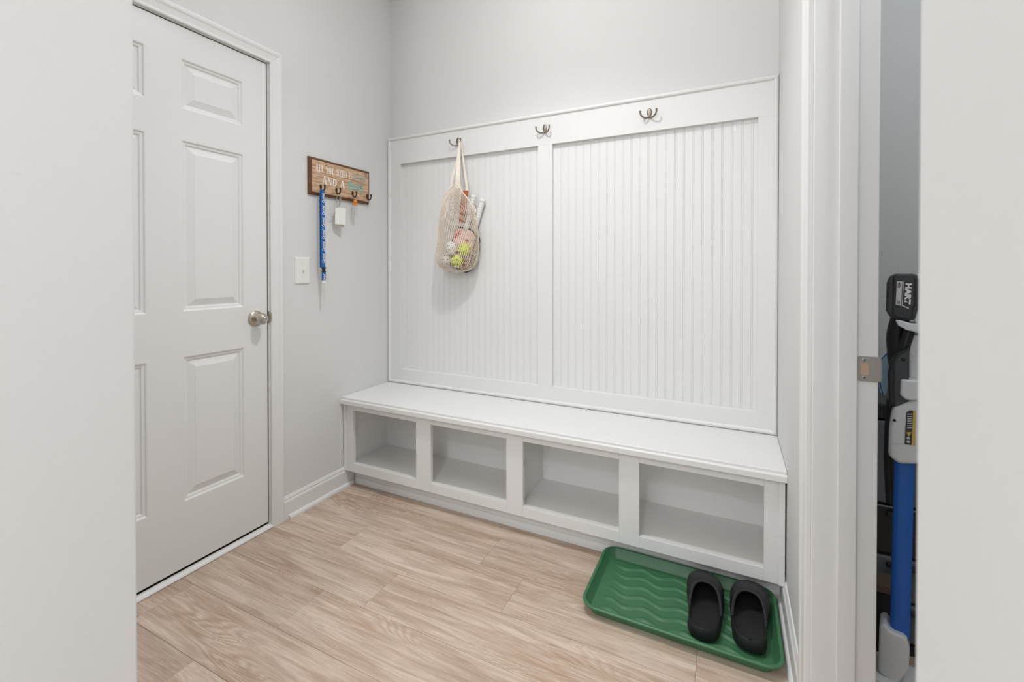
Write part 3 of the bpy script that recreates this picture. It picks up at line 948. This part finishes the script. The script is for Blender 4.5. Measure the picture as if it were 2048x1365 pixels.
c.prism([(by - 0.0105, 1.083), (by - 0.0100, 1.0745), (by - 0.004, 1.0690), (by + 0.004, 1.0690), (by + 0.0100, 1.0745), (by + 0.0105, 1.083)], 'x', bx - 0.001, bx + 0.004)
c.build('end_clamp', 'card_white', ly, bevel=0.0008, label='white end clamp')
m = MB(); ribbon(m, [(bx + 0.001, by + 0.001, 1.070 - k * 0.0145) for k in range(7)], [0.010, 0.0105, 0.0105, 0.0105, 0.0100, 0.009, 0.006], (-0.5, 1, 0), 0.0012); m.build('vinyl_strap', 'card_cream', ly, label='pale vinyl strap end')

# ============================================================ KEY RING WITH WHITE CARDS
def ring_path(c, r1, r2, ax1, ax2, n=24):
    c = Vector(c); a = Vector(ax1); b2 = Vector(ax2)
    return [c + a * (math.cos(2 * PI * k / n) * r1) + b2 * (math.sin(2 * PI * k / n) * r2) for k in range(n + 1)]
KX, KYc = HX + 0.001, HK[1]
ks = empty('key_ring', (KX, KYc, 1.355), label='steel key ring with blank white cards on the second hook of the key rack', cat='keys')
vd = Vector((0.57, 0.82, 0)); vz = Vector((0, 0, 1))
MB().tube(ring_path((KX + 0.001, KYc, 1.4890), 0.0105, 0.0270, vd, vz), 0.0016, 8, False).build('snap_link', 'steel', ks)
MB().tube(ring_path((KX + 0.004, KYc + 0.002, 1.4660), 0.0095, 0.0120, Vector((0.9, -0.4, 0)), vz), 0.0011, 8, False).build('split_ring', 'steel', ks)
MB().tube([(KX + 0.003, KYc + 0.004, 1.4985), (KX + 0.004, KYc + 0.004, 1.484), (KX + 0.004, KYc + 0.003, 1.470)], [0.0020, 0.0038, 0.0024], 8).build('swivel', 'steel', ks)
def card(name, c, w, h, th_, tilt, mat, yaw):
    d = Vector((math.sin(yaw), math.cos(yaw), 0)); nn = Vector((math.cos(yaw), -math.sin(yaw), 0))
    upv = (Vector((0, 0, 1)) * math.cos(tilt) + d * math.sin(tilt)); d2 = (d * math.cos(tilt) - Vector((0, 0, 1)) * math.sin(tilt))
    c = Vector(c)
    prof = rrect(-w / 2, w / 2, -h, 0, 0.004, 4)
    m = MB()
    m.loft([[c + d2 * x + upv * z - nn * th_ / 2 for x, z in prof], [c + d2 * x + upv * z + nn * th_ / 2 for x, z in prof]], True, True, False)
    return m.build(name, mat, ks)
card('white_card', (KX + 0.010, KYc + 0.003, 1.4475), 0.0500, 0.0840, 0.0030, 0.03, 'card_white', math.radians(35))
card('paper_card', (KX + 0.002, KYc + 0.012, 1.4350), 0.0460, 0.0860, 0.0012, 0.10, 'card_cream', math.radians(38))
kk = MB()
kk.tube([(KX - 0.002, KYc - 0.004, 1.455), (KX - 0.006, KYc - 0.024, 1.412)], [0.0012, 0.0012], 6)
kk.tube([(KX - 0.006, KYc - 0.024, 1.412), (KX - 0.010, KYc - 0.036, 1.398)], [0.0030, 0.0018], 6)
kk.build('key', 'steel', ks)

# ============================================================ CLEAR VIAL KEYCHAIN
vy = HK[2]
vk = empty('vial_keychain', (HX, vy, 1.418), label='clear plastic vial keychain with orange cap on the third rack hook', cat='keychain')
MB().tube(ring_path((HX + 0.001, vy, 1.5110), 0.0050, 0.0075, Vector((0.6, 0.8, 0)), vz, 18), 0.0007, 6, False).build('bead_loop', 'steel', vk)
MB().sphere((HX + 0.004, vy - 0.002, 1.4935), 0.0108, 18, 10).build('cap_ball', 'orange_plastic', vk)
MB().lathe([(0, 0.0125), (0.009, 0.0125), (0.011, 0.010)], (HX + 0.002, vy - 0.002, 1.4740), 'z', 20).build('vial_cap', 'orange_plastic', vk)
m = MB()
pr = rrect(-0.0130, 0.0130, -0.0065, 0.0065, 0.004, 4)
m.loft([[(HX + 0.002 + a * 0.57 - b * 0.82, vy - 0.002 + a * 0.82 + b * 0.57, z) for a, b in pr] for z in (1.4180, 1.4735)], True, True, False)
m.build('vial', 'clear_plastic', vk, label='clear plastic vial')
MB().tube([(HX + 0.002, vy - 0.002, 1.424), (HX + 0.002, vy - 0.0015, 1.440), (HX + 0.003, vy - 0.002, 1.470)], [0.0018, 0.0026, 0.0012], 8).build('vial_insert', 'steel', vk)
cl = MB()
cl.tube(ring_path((HX + 0.000, HK[3] + 0.002, 1.5000), 0.0055, 0.0190, Vector((0.6, 0.8, 0)), vz, 24), 0.0009, 6, False)
o = cl.build('wire_loop', 'clear_plastic')
tag(o, 'thin clear plastic loop on the last hook of the key rack', 'loop')

# ============================================================ LIGHT SWITCH
sy, sz = -0.6160, 1.1310
sw = empty('light_switch', (0.0, sy, sz), label='white toggle light switch plate between door casing and lanyard', cat='light switch')
m = MB()
def swr(o_, x):
    return [(x, a, b) for a, b in rrect(sy - 0.0395 + o_, sy + 0.0395 - o_, sz - 0.0620 + o_, sz + 0.0620 - o_, 0.003, 3)]
m.loft([swr(0, 0.0003), swr(0, 0.0030), swr(0.0025, 0.0052), swr(0.0060, 0.0062)], True, True, False)
m.build('switch_plate', 'switch_plastic', sw)
B(0.0060, 0.0070, sy - 0.0052, sy + 0.0052, sz - 0.0120, sz + 0.0120).build('toggle_collar', 'switch_plastic', sw, bevel=0.0006)
MB().loft([[(0.0060, sy - 0.0042, sz - 0.0085), (0.0060, sy + 0.0042, sz - 0.0085), (0.0060, sy + 0.0042, sz + 0.0065), (0.0060, sy - 0.0042, sz + 0.0065)],
           [(0.0185, sy - 0.0034, sz + 0.0015), (0.0185, sy + 0.0034, sz + 0.0015), (0.0175, sy + 0.0034, sz + 0.0095), (0.0175, sy - 0.0034, sz + 0.0095)]], True, True, False).build('toggle', 'switch_plastic', sw, bevel=0.001)
for dz in (-0.0302, 0.0302):
    MB().lathe([(0.0060, 0.0030), (0.0068, 0.0028), (0.0071, 0.0018)], (0, sy, sz + dz), 'x', 16).build('plate_screw', 'card_cream', sw)

# ============================================================ MESH BAG AND ITS CONTENTS
BXC, BYC = 0.522, -0.085
bag = empty('mesh_bag', (BXC, BYC, 1.118), label='cream cotton mesh bag with long straps hanging from the coat hook', cat='bag')
AX = math.radians(15)            # the bag turns slightly towards the hallway
ex, ey = Vector((math.cos(AX), math.sin(AX), 0)), Vector((-math.sin(AX), math.cos(AX), 0))
# sections: z, centre x offset, half width, half depth
SEC = [(1.118, -0.004, 0.004, 0.004), (1.121, -0.004, 0.035, 0.022), (1.130, -0.003, 0.066, 0.036), (1.150, -0.002, 0.096, 0.052), (1.185, 0.000, 0.114, 0.060), (1.225, 0.001, 0.117, 0.060),
       (1.270, 0.001, 0.115, 0.057), (1.330, 0.002, 0.110, 0.043), (1.400, 0.003, 0.102, 0.037), (1.450, 0.003, 0.095, 0.033), (1.500, 0.001, 0.080, 0.029), (1.550, -0.001, 0.052, 0.023), (1.60, 0.000, 0.030, 0.018), (1.66, 0.000, 0.020, 0.014)]
def sec(z):
    for a, b in zip(SEC[:-1], SEC[1:]):
        if a[0] <= z <= b[0]:
            t = (z - a[0]) / (b[0] - a[0])
            return [a[i] + (b[i] - a[i]) * t for i in range(4)]
    return SEC[0] if z < SEC[0][0] else SEC[-1]
def bagpt(th_, z, grow=0.0):
    _, cx, a, b = sec(z)
    wob = 1 + 0.03 * math.sin(3 * th_ + z * 30)
    c = Vector((BXC + cx, BYC, z))
    return c + ex * (math.cos(th_) * (a + grow) * wob) + ey * (math.sin(th_) * (b + grow))
def rim(th_):
    """height of the hem: low at both sides, rising to the straps front and back"""
    c = math.cos(th_)
    lowz = 1.432 if c > 0 else 1.512
    return lowz + (1.580 - lowz) * (abs(math.sin(th_)) ** 1.5)
net = MB()
NT, NZ = 66, 40
for fam in (-1, 1):
    for k in range(NT):
        pts = []
        for j in range(NZ + 1):
            s = j / NZ
            th_ = 2 * PI * k / NT + fam * s * 1.15
            top = rim(th_)
            # rows crowd towards the top as the cloth gathers
            z = 1.1195 + (top - 1.1195) * (s ** 0.95)
            r_ = 0.0007 * math.sin(j * 2.2 + k)
            pts.append(bagpt(th_, z, r_))
        net.tube(pts, 0.00105, 3, False)
no = net.build('net', 'cotton', bag)
no['kind'] = 'stuff'
hem = MB()
hem.tube([bagpt(2 * PI * k / 72, rim(2 * PI * k / 72), 0.001) for k in range(73)], 0.0034, 8, False)
hem.build('hem', 'cotton_light', bag)
hookp = Vector((0.4895 + 0.0300, FY - 0.0290, 1.8190))
for th_, off in ((-PI / 2 + 0.25, Vector((0.000, -0.004, 0.001))), (PI / 2 + 0.75, Vector((-0.003, 0.005, 0.001))), (PI / 2 - 0.75, Vector((0.003, 0.005, 0.001)))):
    base = bagpt(th_, rim(th_) - 0.004)
    sd = base + Vector((0, 0, -0.010))
    pts = smooth_path([sd, base + Vector((0, 0, 0.055)), base.lerp(hookp, 0.62) + off, hookp + off], 8)
    n = len(pts)
    m = MB(); ribbon(m, pts, [(0.034 if th_ < 0 else 0.018) * (1 - 0.68 * (i / (n - 1)) ** 0.8) for i in range(n)], ex, 0.0024)
    m.build('strap', 'cotton_light', bag)
m = MB()
m.tube([hookp + Vector((0, 0.007, -0.004)), hookp + Vector((0, 0.004, 0.0035)), hookp + Vector((0, -0.0015, 0.0048)), hookp + Vector((0, -0.006, 0.002)), hookp + Vector((0, -0.0075, -0.005))], [0.0042] * 5, 8)
m.build('strap_loop', 'cotton_light', bag)

def holed_ball(c, mat, hmat, label, rz, name='perforated_ball'):
    R = 0.0335
    r = empty(name, c, label=label, cat='ball', group='perforated plastic balls in the mesh bag', rot=(0.4 * rz, 0.3 * rz, rz))
    m = MB().sphere((0, 0, 0), R, 28, 18)
    m.build('ball_shell', mat, r, keep=True)
    N = 26
    for k in range(N):
        zz = 1 - (2 * k + 1) / N
        a = k * 2.399963
        n_ = Vector((math.sqrt(1 - zz * zz) * math.cos(a), math.sqrt(1 - zz * zz) * math.sin(a), zz))
        t_ = n_.orthogonal().normalized(); b_ = n_.cross(t_)
        ring0 = [n_ * (R + 0.0004) + (t_ * math.cos(2 * PI * q / 10) + b_ * math.sin(2 * PI * q / 10)) * 0.0040 - n_ * 0.0002 for q in range(10)]
        ring1 = [n_ * (R - 0.0030) + (t_ * math.cos(2 * PI * q / 10) + b_ * math.sin(2 * PI * q / 10)) * 0.0036 for q in range(10)]
        MB().loft([ring1, ring0], True, True, False).build('ball_hole', hmat, r, keep=True)
    return r
holed_ball((0.4900, -0.0950, 1.2500), 'ball_white', 'hole_grey', 'white perforated plastic ball, the upper white one in the mesh bag', 0.4)
holed_ball((0.4530, -0.0950, 1.1840), 'ball_white', 'hole_grey', 'white perforated plastic ball, the lower white one in the mesh bag', 1.3)
holed_ball((0.5700, -0.0925, 1.2410), 'ball_yellow', 'hole_olive', 'yellow green perforated ball, the upper yellow one in the mesh bag', 2.0)
holed_ball((0.5300, -0.0990, 1.1790), 'ball_yellow', 'hole_olive', 'yellow green perforated ball, the lower yellow one in the mesh bag', 0.9)

def paddle(loc, lean, yaw, hwid, label):
    r = empty('paddle', loc, label=label, cat='paddle', group='paddles in the mesh bag', rot=(0, lean, yaw))
    prof = rrect(-hwid, hwid, 0.0, 0.215, 0.045, 8)
    m = MB().prism(prof, 'y', -0.0045, 0.0045)
    # prism along y uses (x,z)
    m.build('paddle_face', 'paddle_print', r, keep=True)
    ring = [(x, 0, z) for x, z in prof] + [(prof[0][0], 0, prof[0][1])]
    MB().tube([Vector(p) for p in ring], 0.0055, 8, False).build('edge_guard', 'paddle_edge', r, keep=True)
    h = MB()
    pr = []
    for k in range(49):
        z = 0.212 + k * 0.0035
        ph = (k % 4)
        pr.append((z, 0.0140 + (0.0008 if ph in (1, 2) else -0.0004)))
    h.lathe(pr, (0, 0, 0), 'z', 16)
    g = h.build('grip', 'grip_white', r, keep=True, label='white wrapped grip')
    MB().lathe([(0.380, 0.0142), (0.383, 0.0158), (0.394, 0.0160), (0.397, 0.0140)], (0, 0, 0), 'z', 16).build('butt_cap', 'grip_white', g, keep=True)
    return r
paddle((0.5040, -0.0530, 1.142), math.radians(14.5), math.radians(0), 0.068, 'paddle with the taller white wrapped grip sticking out of the mesh bag')
paddle((0.5210, -0.0320, 1.128), math.radians(18.5), math.radians(0), 0.050, 'paddle with the lower white wrapped grip sticking out of the mesh bag')
m = MB()
rings = []
for z, w in ((1.38, 0.012), (1.42, 0.015), (1.47, 0.017), (1.515, 0.018), (1.543, 0.017), (1.547, 0.014)):
    c = Vector((0.571 - (1.547 - z) * 0.16, -0.084, z))
    rings.append([c + ex * (w * math.cos(a)) + ey * (0.006 * math.sin(a)) for a in [2 * PI * k / 16 for k in range(16)]])
o = m.loft(rings, True).build('leather_sheath', 'rust_leather')
tag(o, 'rust orange sheath peeking out beside the bag strap', 'sheath')

# ============================================================ BOOT TRAY
TX0, TX1, TY0, TY1 = 1.3725, 1.9570, -0.6730, -0.3140
tr = empty('boot_tray', ((TX0 + TX1) / 2, (TY0 + TY1) / 2, 0), label='green plastic boot tray with wavy ridges under the black clogs', cat='boot tray')
m = MB()
def tring(o_, z, r):
    return [(a, b, z) for a, b in rrect(TX0 + o_, TX1 - o_, TY0 + o_, TY1 - o_, max(0.004, r), 8)]
m.loft([tring(0.034, 0.0008, 0.026), tring(0.026, 0.0012, 0.032), tring(0.007, 0.034, 0.046), tring(0.0, 0.0345, 0.052), tring(0.0, 0.0375, 0.052), tring(0.002, 0.0395, 0.050), tring(0.006, 0.0400, 0.047),
        tring(0.0095, 0.0385, 0.044), tring(0.0110, 0.0350, 0.043), tring(0.0235, 0.0075, 0.034), tring(0.0265, 0.0052, 0.031), tring(0.034, 0.0042, 0.026)], True, True, True)
m.build('tray_body', 'tray_green', tr)
for k in range(6):
    y = -0.6160 + k * 0.0490
    pts = [(TX0 + 0.050 + i * 0.0075, y + 0.0100 * math.sin(i * 0.0075 / 0.118 * 2 * PI + 0.5 * k), 0.0043) for i in range(66)]
    rings = []
    for i, p in enumerate(pts):
        e = min(1.0, min(i, 65 - i) / 4 + 0.05)
        rings.append([(p[0], p[1] + 0.0120 * q, 0.0040 + 0.0044 * e * (math.cos(q * PI / 2) ** 1.5 if abs(q) < 1 else 0)) for q in (-1, -0.66, -0.33, 0, 0.33, 0.66, 1)])
    MB().loft(rings, True, True, True).build('wave_ridge', 'tray_green', tr)

# ============================================================ CLOGS
def clog(loc, rz, mirror, label):
    """backless clog, heel at y=0, toe at y=+Ln, foot length along +y"""
    Ln = 0.264
    r = empty('clog', loc, rotz=rz, label=label, cat='shoe', group='pair of black clogs on the tray')
    def hw(s):       # half width of the outline
        pts = [(0, 0.0), (0.015, 0.020), (0.05, 0.0335), (0.12, 0.0405), (0.25, 0.0430), (0.42, 0.0445), (0.58, 0.0500), (0.72, 0.0530), (0.84, 0.0490), (0.93, 0.0375), (0.98, 0.0215), (1.0, 0.0)]
        for a, b in zip(pts[:-1], pts[1:]):
            if a[0] <= s <= b[0]:
                t = (s - a[0]) / (b[0] - a[0])
                return 1.09 * (a[1] + (b[1] - a[1]) * t)
        return 0
    def cxs(s):      # curve of the foot
        return mirror * (0.007 * math.sin(PI * min(1, s * 1.0)) - 0.004 * s)
    NS = 40
    ss = [0.5 - 0.5 * math.cos(PI * k / NS) for k in range(NS + 1)]
    def outline(inset, z, zf=None):
        L_, R_ = [], []
        for s in ss:
            w = max(0.0, hw(s) - inset)
            s2 = s
            yv = s * Ln
            yv = inset + (Ln - 2 * inset) * s
            zz = z if zf is None else zf(s)
            R_.append((cxs(s) + w, yv, zz)); L_.append((cxs(s) - w, yv, zz))
        return R_ + L_[::-1][1:-1]
    def cap(m, ring):
        n_ = len(ring)
        m.add(ring, [(i, i + 1, (n_ - i - 1) % n_, (n_ - i) % n_) for i in range(1, NS - 1)] + [(0, 1, n_ - 1), (NS - 1, NS, NS + 1)], True)
    wall = lambda s: 0.0400 - 0.006 * math.sin(PI * min(1, s * 1.15)) + 0.002
    m = MB()
    m.loft([outline(0.006, 0.0), outline(0.0015, 0.003), outline(-0.0015, 0.012), outline(-0.0005, 0.026), outline(0.0005, 0, lambda s: wall(s) - 0.004), outline(0.0025, 0, wall), outline(0.0055, 0, lambda s: wall(s) - 0.001), outline(0.0085, 0, lambda s: wall(s) - 0.009)], False, True, True)
    cap(m, outline(0.006, 0.0))
    m.build('sole', 'foam_black', r, keep=True)
    fb = MB()
    fb.loft([outline(0.0083, 0, lambda s: wall(s) - 0.0085), outline(0.016, 0, lambda s: wall(s) - 0.0120), outline(0.026, 0, lambda s: wall(s) - 0.0130)], False, True, True)
    cap(fb, outline(0.026, 0, lambda s: wall(s) - 0.0130))
    fb.build('footbed', 'footbed_black', r, keep=True, label='black textured footbed')
    # upper shell
    hpts = [(0.30, 0.036), (0.40, 0.050), (0.50, 0.058), (0.62, 0.058), (0.75, 0.050), (0.86, 0.040), (0.94, 0.031), (0.985, 0.017), (1.0, 0.004)]
    def hh(s):
        if s <= hpts[0][0]: return hpts[0][1]
        for a, b in zip(hpts[:-1], hpts[1:]):
            if a[0] <= s <= b[0]:
                t = (s - a[0]) / (b[0] - a[0])
                return a[1] + (b[1] - a[1]) * t
        return hpts[-1][1]
    NP, NQ = 26, 22
    def upper(s, ph, ins=0.0):
        w = max(0.001, hw(s) + 0.0010 - ins)
        cc = math.cos(ph); sn = max(0.0, math.sin(ph))
        z = 0.034 + (hh(s) - ins) * (sn ** 0.75)
        e = 0.85
        return Vector((cxs(s) + w * math.copysign(abs(cc) ** e, cc), s * Ln * (1 - 0.0) - (ins if s > 0.9 else 0), z))
    def sopen(ph):
        return 0.34 + 0.24 * (max(0.0, math.sin(ph)) ** 1.1)
    rows_o, rows_i = [], []
    for q in range(NQ + 1):
        t = q / NQ
        ro, ri = [], []
        for k in range(NP + 1):
            ph = PI * k / NP
            s0 = sopen(ph)
            s = s0 + (0.997 - s0) * (t ** 0.85)
            ro.append(upper(s, ph)); ri.append(upper(s, ph, 0.0055))
        rows_o.append(ro); rows_i.append(ri)
    m = MB()
    m.loft(rows_o, False, False, True)
    m.loft(rows_i, False, False, True)
    m.loft([rows_o[0], rows_i[0]], False, False, True)
    up_ = m.build('upper', 'foam_black', r, keep=True)
    rimp = [(rows_o[0][k] + rows_i[0][k]) / 2 for k in range(NP + 1)]
    MB().tube(rimp, 0.0050, 8).build('collar', 'foam_black', r, keep=True)
    return r
clog((1.7430, -0.6230, 0.0088), math.radians(1.0), 1, 'black foam backless clog standing towards the middle of the green tray')
clog((1.8730, -0.6080, 0.0088), math.radians(-2.0), -1, 'black foam backless clog standing by the tray end at the wall')

# ============================================================ STICK VACUUM (local x across, y depth away, z up)
VPH = math.atan(784 / 898.88)               # turned to face the doorway
VROT = math.radians(26.0153) - VPH
VX, VY = 2.2253, -0.5733
vac = empty('stick_vacuum', (VX, VY, 0), VROT, label='white and blue cordless stick vacuum with black battery in the closet', cat='vacuum')
vac['_w'] = (0, 0, 0)
K = 1.15 / 898.88
def vp(u, v, y=-0.04):
    """local point on the plane y of the vacuum from its measured outline"""
    c_, s_, tu, yy = math.cos(VPH), math.sin(VPH), (u - 1024) / 898.88, y + 0.04
    t = (tu * (1.15 + yy * c_) - 1.003 - yy * s_) / (c_ + tu * s_)
    return (t, y, 1.133 - (v - 540.5) / 898.88 * (1.15 + yy * c_ - t * s_))
def vq(u, v, y=-0.04):
    p = vp(u, v, y)
    return (p[0], p[2])
def vprism(pts, y0, y1, name, mat, parent=None, bevel=0.003, segs=3, label=None):
    m = MB().prism([vq(u, v, y0) for u, v in pts], 'y', y0, y1)
    return m.build(name, mat, parent or vac, bevel=bevel, segs=segs, label=label, keep=False)
bat = vprism([(1773, 566), (1779, 553), (1790, 548), (1832, 548), (1836, 560), (1836, 620), (1830, 642), (1796, 640), (1780, 634), (1772, 622)], -0.040, 0.040, 'battery', 'vac_charcoal', bevel=0.006, label='black battery pack with white maker lettering')
vprism([(1786, 555), (1792, 551), (1826, 551), (1832, 558), (1832, 612), (1827, 618), (1826, 640), (1798, 637), (1785, 630)], -0.044, -0.038, 'battery_front', 'vac_black', bat, 0.003)
vprism([(1794, 563), (1805, 563), (1802.5, 612), (1792, 610)], -0.0450, -0.0435, 'battery_label', 'label_grey', bat, 0)
vprism([(1807, 563), (1808.2, 563), (1805.2, 612), (1804, 612)], -0.0450, -0.0435, 'label_line', 'label_grey', bat, 0)
vprism([(1804, 612), (1805.2, 610.5), (1818.5, 616.5), (1818, 618.5)], -0.0450, -0.0435, 'label_line', 'label_grey', bat, 0)
font_text('HART', 'maker_lettering', 'print_white', bat, vp(1811.5, 566.5, -0.0452), (-0.05, 0, -1), (1, 0, -0.05), 9.6 * K, width=42 * K, bold=0.06, thick=0.0)
font_text('4Ah', 'label_lettering', 'label_black', bat, vp(1796, 565, -0.0456), (-0.05, 0, -1), (1, 0, -0.05), 5.2 * K, width=10.5 * K, bold=0.02, thick=0.0)
font_text('20V', 'label_lettering', 'label_black', bat, vp(1795, 601.5, -0.0456), (-0.05, 0, -1), (1, 0, -0.05), 4.5 * K, width=7.5 * K, bold=0.02, thick=0.0)
for k in range(5):
    vprism([(1774.5, 566 + k * 11), (1780, 566 + k * 11), (1780, 568 + k * 11), (1774.5, 568 + k * 11)], -0.0408, -0.0396, 'battery_rib', 'vac_black', bat, 0)
vprism([(1832, 548), (1856, 550), (1862, 580), (1862, 660), (1836, 655), (1828, 640), (1836, 618), (1836, 562)], -0.034, 0.034, 'battery_dock', 'vac_white', None, 0.005)
vprism([(1791, 641), (1800, 641), (1824, 648), (1860, 650), (1862, 670), (1838, 666), (1814, 661), (1797, 652)], -0.046, 0.030, 'dock_shelf', 'vac_white', None, 0.003)
# curved black handle
pts = smooth_path([vp(1802, 632, 0.015), vp(1795, 672, 0.030), vp(1800, 712, 0.036), vp(1804, 760, 0.030), vp(1800, 820, 0.030)], 8)
MB().tube(pts, [0.026 - 0.006 * abs(2 * i / (len(pts) - 1) - 1) for i in range(len(pts))], 14).build('handle', 'vac_black', vac)
pts = smooth_path([vp(1822, 652, 0.0), vp(1817, 672, -0.004), vp(1810, 694, -0.004), vp(1808, 716, 0.006)], 6)
MB().tube(pts, 0.012, 10).build('trigger_grip', 'vac_black', vac)
vprism([(1820, 668), (1850, 672), (1850, 762), (1818, 758), (1816, 690)], -0.006, 0.040, 'motor_neck', 'vac_white', None, 0.006)
dc = vprism([(1777, 748), (1783, 722), (1796, 706), (1818, 694), (1820, 700), (1819, 812), (1786, 816), (1779, 800)], -0.030, 0.034, 'dust_cup', 'vac_black', None, 0.008)
vprism([(1789, 726), (1797, 714), (1819, 699), (1820, 812), (1790, 816)], -0.036, -0.029, 'dust_cup_front', 'vac_charcoal', dc, 0.003)
MB().lathe([(0, 0.0048), (0.001, 0.0048)], vp(1808, 720, -0.0365), '-y', 14).build('screw_hole', 'dark_hole', dc)
vprism([(1803, 760), (1850, 764), (1850, 804), (1815, 802), (1802, 792)], -0.045, 0.020, 'motor_cap', 'vac_white', None, 0.005)
mb = vprism([(1784, 832), (1790, 816), (1812, 806), (1850, 796), (1850, 932), (1800, 931), (1779, 914), (1780, 860)], -0.040, 0.040, 'motor_body', 'vac_white', None, 0.009, 4)
vprism([(1784, 886.5), (1850, 893), (1850, 894), (1784, 887.5)], -0.0404, -0.0395, 'body_seam', 'label_grey', mb, 0)
for u, v in ((1791, 842), (1785.5, 908)):
    MB().lathe([(0, 0.0036), (0.0008, 0.0036)], vp(u, v, -0.0402 if u > 1788 else -0.037), '-y', 12).build('screw_hole', 'dark_hole', mb)
vprism([(1815, 826), (1822, 822), (1834, 823), (1833, 893), (1812, 890)], -0.0412, -0.0398, 'warning_label', 'label_black', mb, 0, label='black and yellow warning label')
vprism([(1828.5, 823), (1834, 823), (1833, 893), (1826, 892)], -0.0416, -0.0408, 'label_stripe', 'label_yellow', mb, 0)
vprism([(1815, 866), (1826.5, 866), (1820.5, 875)], -0.0416, -0.0408, 'label_triangle', 'label_yellow', mb, 0)
for k in range(7):
    vprism([(1817 + 0, 829 + k * 4.6), (1826.5, 829 + k * 4.6), (1826.5, 830.6 + k * 4.6), (1817, 830.6 + k * 4.6)], -0.0416, -0.0408, 'label_print', 'label_grey', mb, 0)
for v in (878, 885):
    MB().lathe([(0, 0.0034), (0.0006, 0.0034)], vp(1819.5, v, -0.0412), '-y', 14).build('label_symbol', 'label_grey', mb)
# blue pole
m = MB()
pr = rrect(-0.0205, 0.0205, -0.019, 0.019, 0.012, 6)
m.loft([[(vp(u, v, -0.019)[0] + a, b, vp(u, v, -0.019)[2]) for a, b in pr] for u, v in ((1812, 922), (1805, 1284))], True, True, True)
m.build('pole', 'vac_blue', vac, label='glossy blue extension pole')
vprism([(1764, 1258), (1776, 1255), (1786, 1270), (1812, 1280), (1820, 1288), (1826, 1310), (1824, 1352), (1800, 1380), (1762, 1352)], -0.036, 0.030, 'floor_neck', 'vac_white', None, 0.007, 4)
B(-0.12, 0.10, -0.055, 0.060, 0.001, 0.062).build('floor_head', 'vac_white', vac, bevel=0.012, segs=3)
B(-0.118, 0.098, -0.062, -0.050, 0.006, 0.030).build('head_bumper', 'vac_black', vac, bevel=0.003)
# black hose running down behind the body
pts = smooth_path([vp(1786, 800, 0.050), vp(1783, 860, 0.062), vp(1782, 930, 0.070), vp(1787, 1010, 0.066)], 6)
MB().tube(pts, 0.013, 10).build('hose', 'vac_black', vac)

# paper tag on a string
_c, _s = math.cos(VROT), math.sin(VROT)
tg = empty('hang_tag', (VX - 0.03 * _c - 0.02 * _s, VY - 0.03 * _s + 0.02 * _c, 0.81), VROT, label='pale blue paper tag on a blue string beside the vacuum dust cup', cat='tag')
tg['_w'] = (-0.03, 0.02, 0.81)
MB().prism([vq(u, v, 0.046) for u, v in ((1752, 730), (1776, 709), (1788, 740), (1773, 792), (1762, 785))], 'y', 0.046, 0.047).build('tag_card', 'tag_blue', tg)
MB().tube([vp(1748, 735, 0.046), vp(1793, 690, 0.046)], 0.0012, 6).build('tag_string', 'string_blue', tg)
MB().tube([vp(1757, 752, 0.0455), vp(1768, 790, 0.0455)], 0.0012, 6).build('tag_string', 'string_blue', tg)

# ============================================================ CLOSET STORAGE
dt = empty('drawer_tower', (2.37, -0.22, 0), label='dark storage tower with smoky clear drawers behind the vacuum', cat='drawer unit')
T0, T1, U0, U1 = 2.175, 2.60, -0.40, -0.03
B(T0, T1, U0, U1, 0.690, 0.735).build('tower_top', 'tower_black', dt, bevel=0.006)
B(T0, T1, U0 + 0.0, U1, 0.0, 0.030).build('tower_base', 'tower_black', dt, bevel=0.004)
for x in (T0, T1 - 0.018):
    B(x, x + 0.018, U0 + 0.015, U1, 0.030, 0.690).build('tower_side', 'tower_black', dt)
B(T0 + 0.018, T1 - 0.018, U1 - 0.012, U1, 0.030, 0.690).build('tower_back', 'tower_black', dt)
zz = 0.034
for h, mt in ((0.115, 'smoke_plastic'), (0.125, 'smoke_plastic'), (0.145, 'tower_black'), (0.245, 'smoke_plastic')):
    d = B(T0 + 0.020, T1 - 0.020, U0, U1 - 0.02, zz, zz + h).build('drawer', mt, dt, bevel=0.008, segs=3)
    B(T0 + 0.06, T1 - 0.06, U0 - 0.010, U0 - 0.001, zz + h - 0.028, zz + h - 0.012).build('drawer_pull', 'tower_black', d, bevel=0.003)
    if mt == 'smoke_plastic':
        B(T0 + 0.045, T0 + 0.14, U0 + 0.05, U0 + 0.20, zz + 0.012, zz + h * 0.55).build('drawer_content', 'brown_box', d, bevel=0.01)
        B(T0 + 0.17, T0 + 0.30, U0 + 0.04, U0 + 0.22, zz + 0.012, zz + h * 0.4).build('drawer_content', 'grey_plastic', d, bevel=0.01)
    zz += h + 0.006
bx_ = empty('storage_box', (2.20, -0.5, 0), label='low black storage box on the closet floor behind the vacuum pole', cat='box')
B(2.125, 2.27, -0.480, -0.425, 0.001, 0.215).build('box_body', 'tower_black', bx_, bevel=0.004)
B(2.120, 2.275, -0.486, -0.419, 0.215, 0.240).build('box_lid', 'brown_box', bx_, bevel=0.004)

for o in bpy.data.objects:
    if '_w' in o:
        del o['_w']
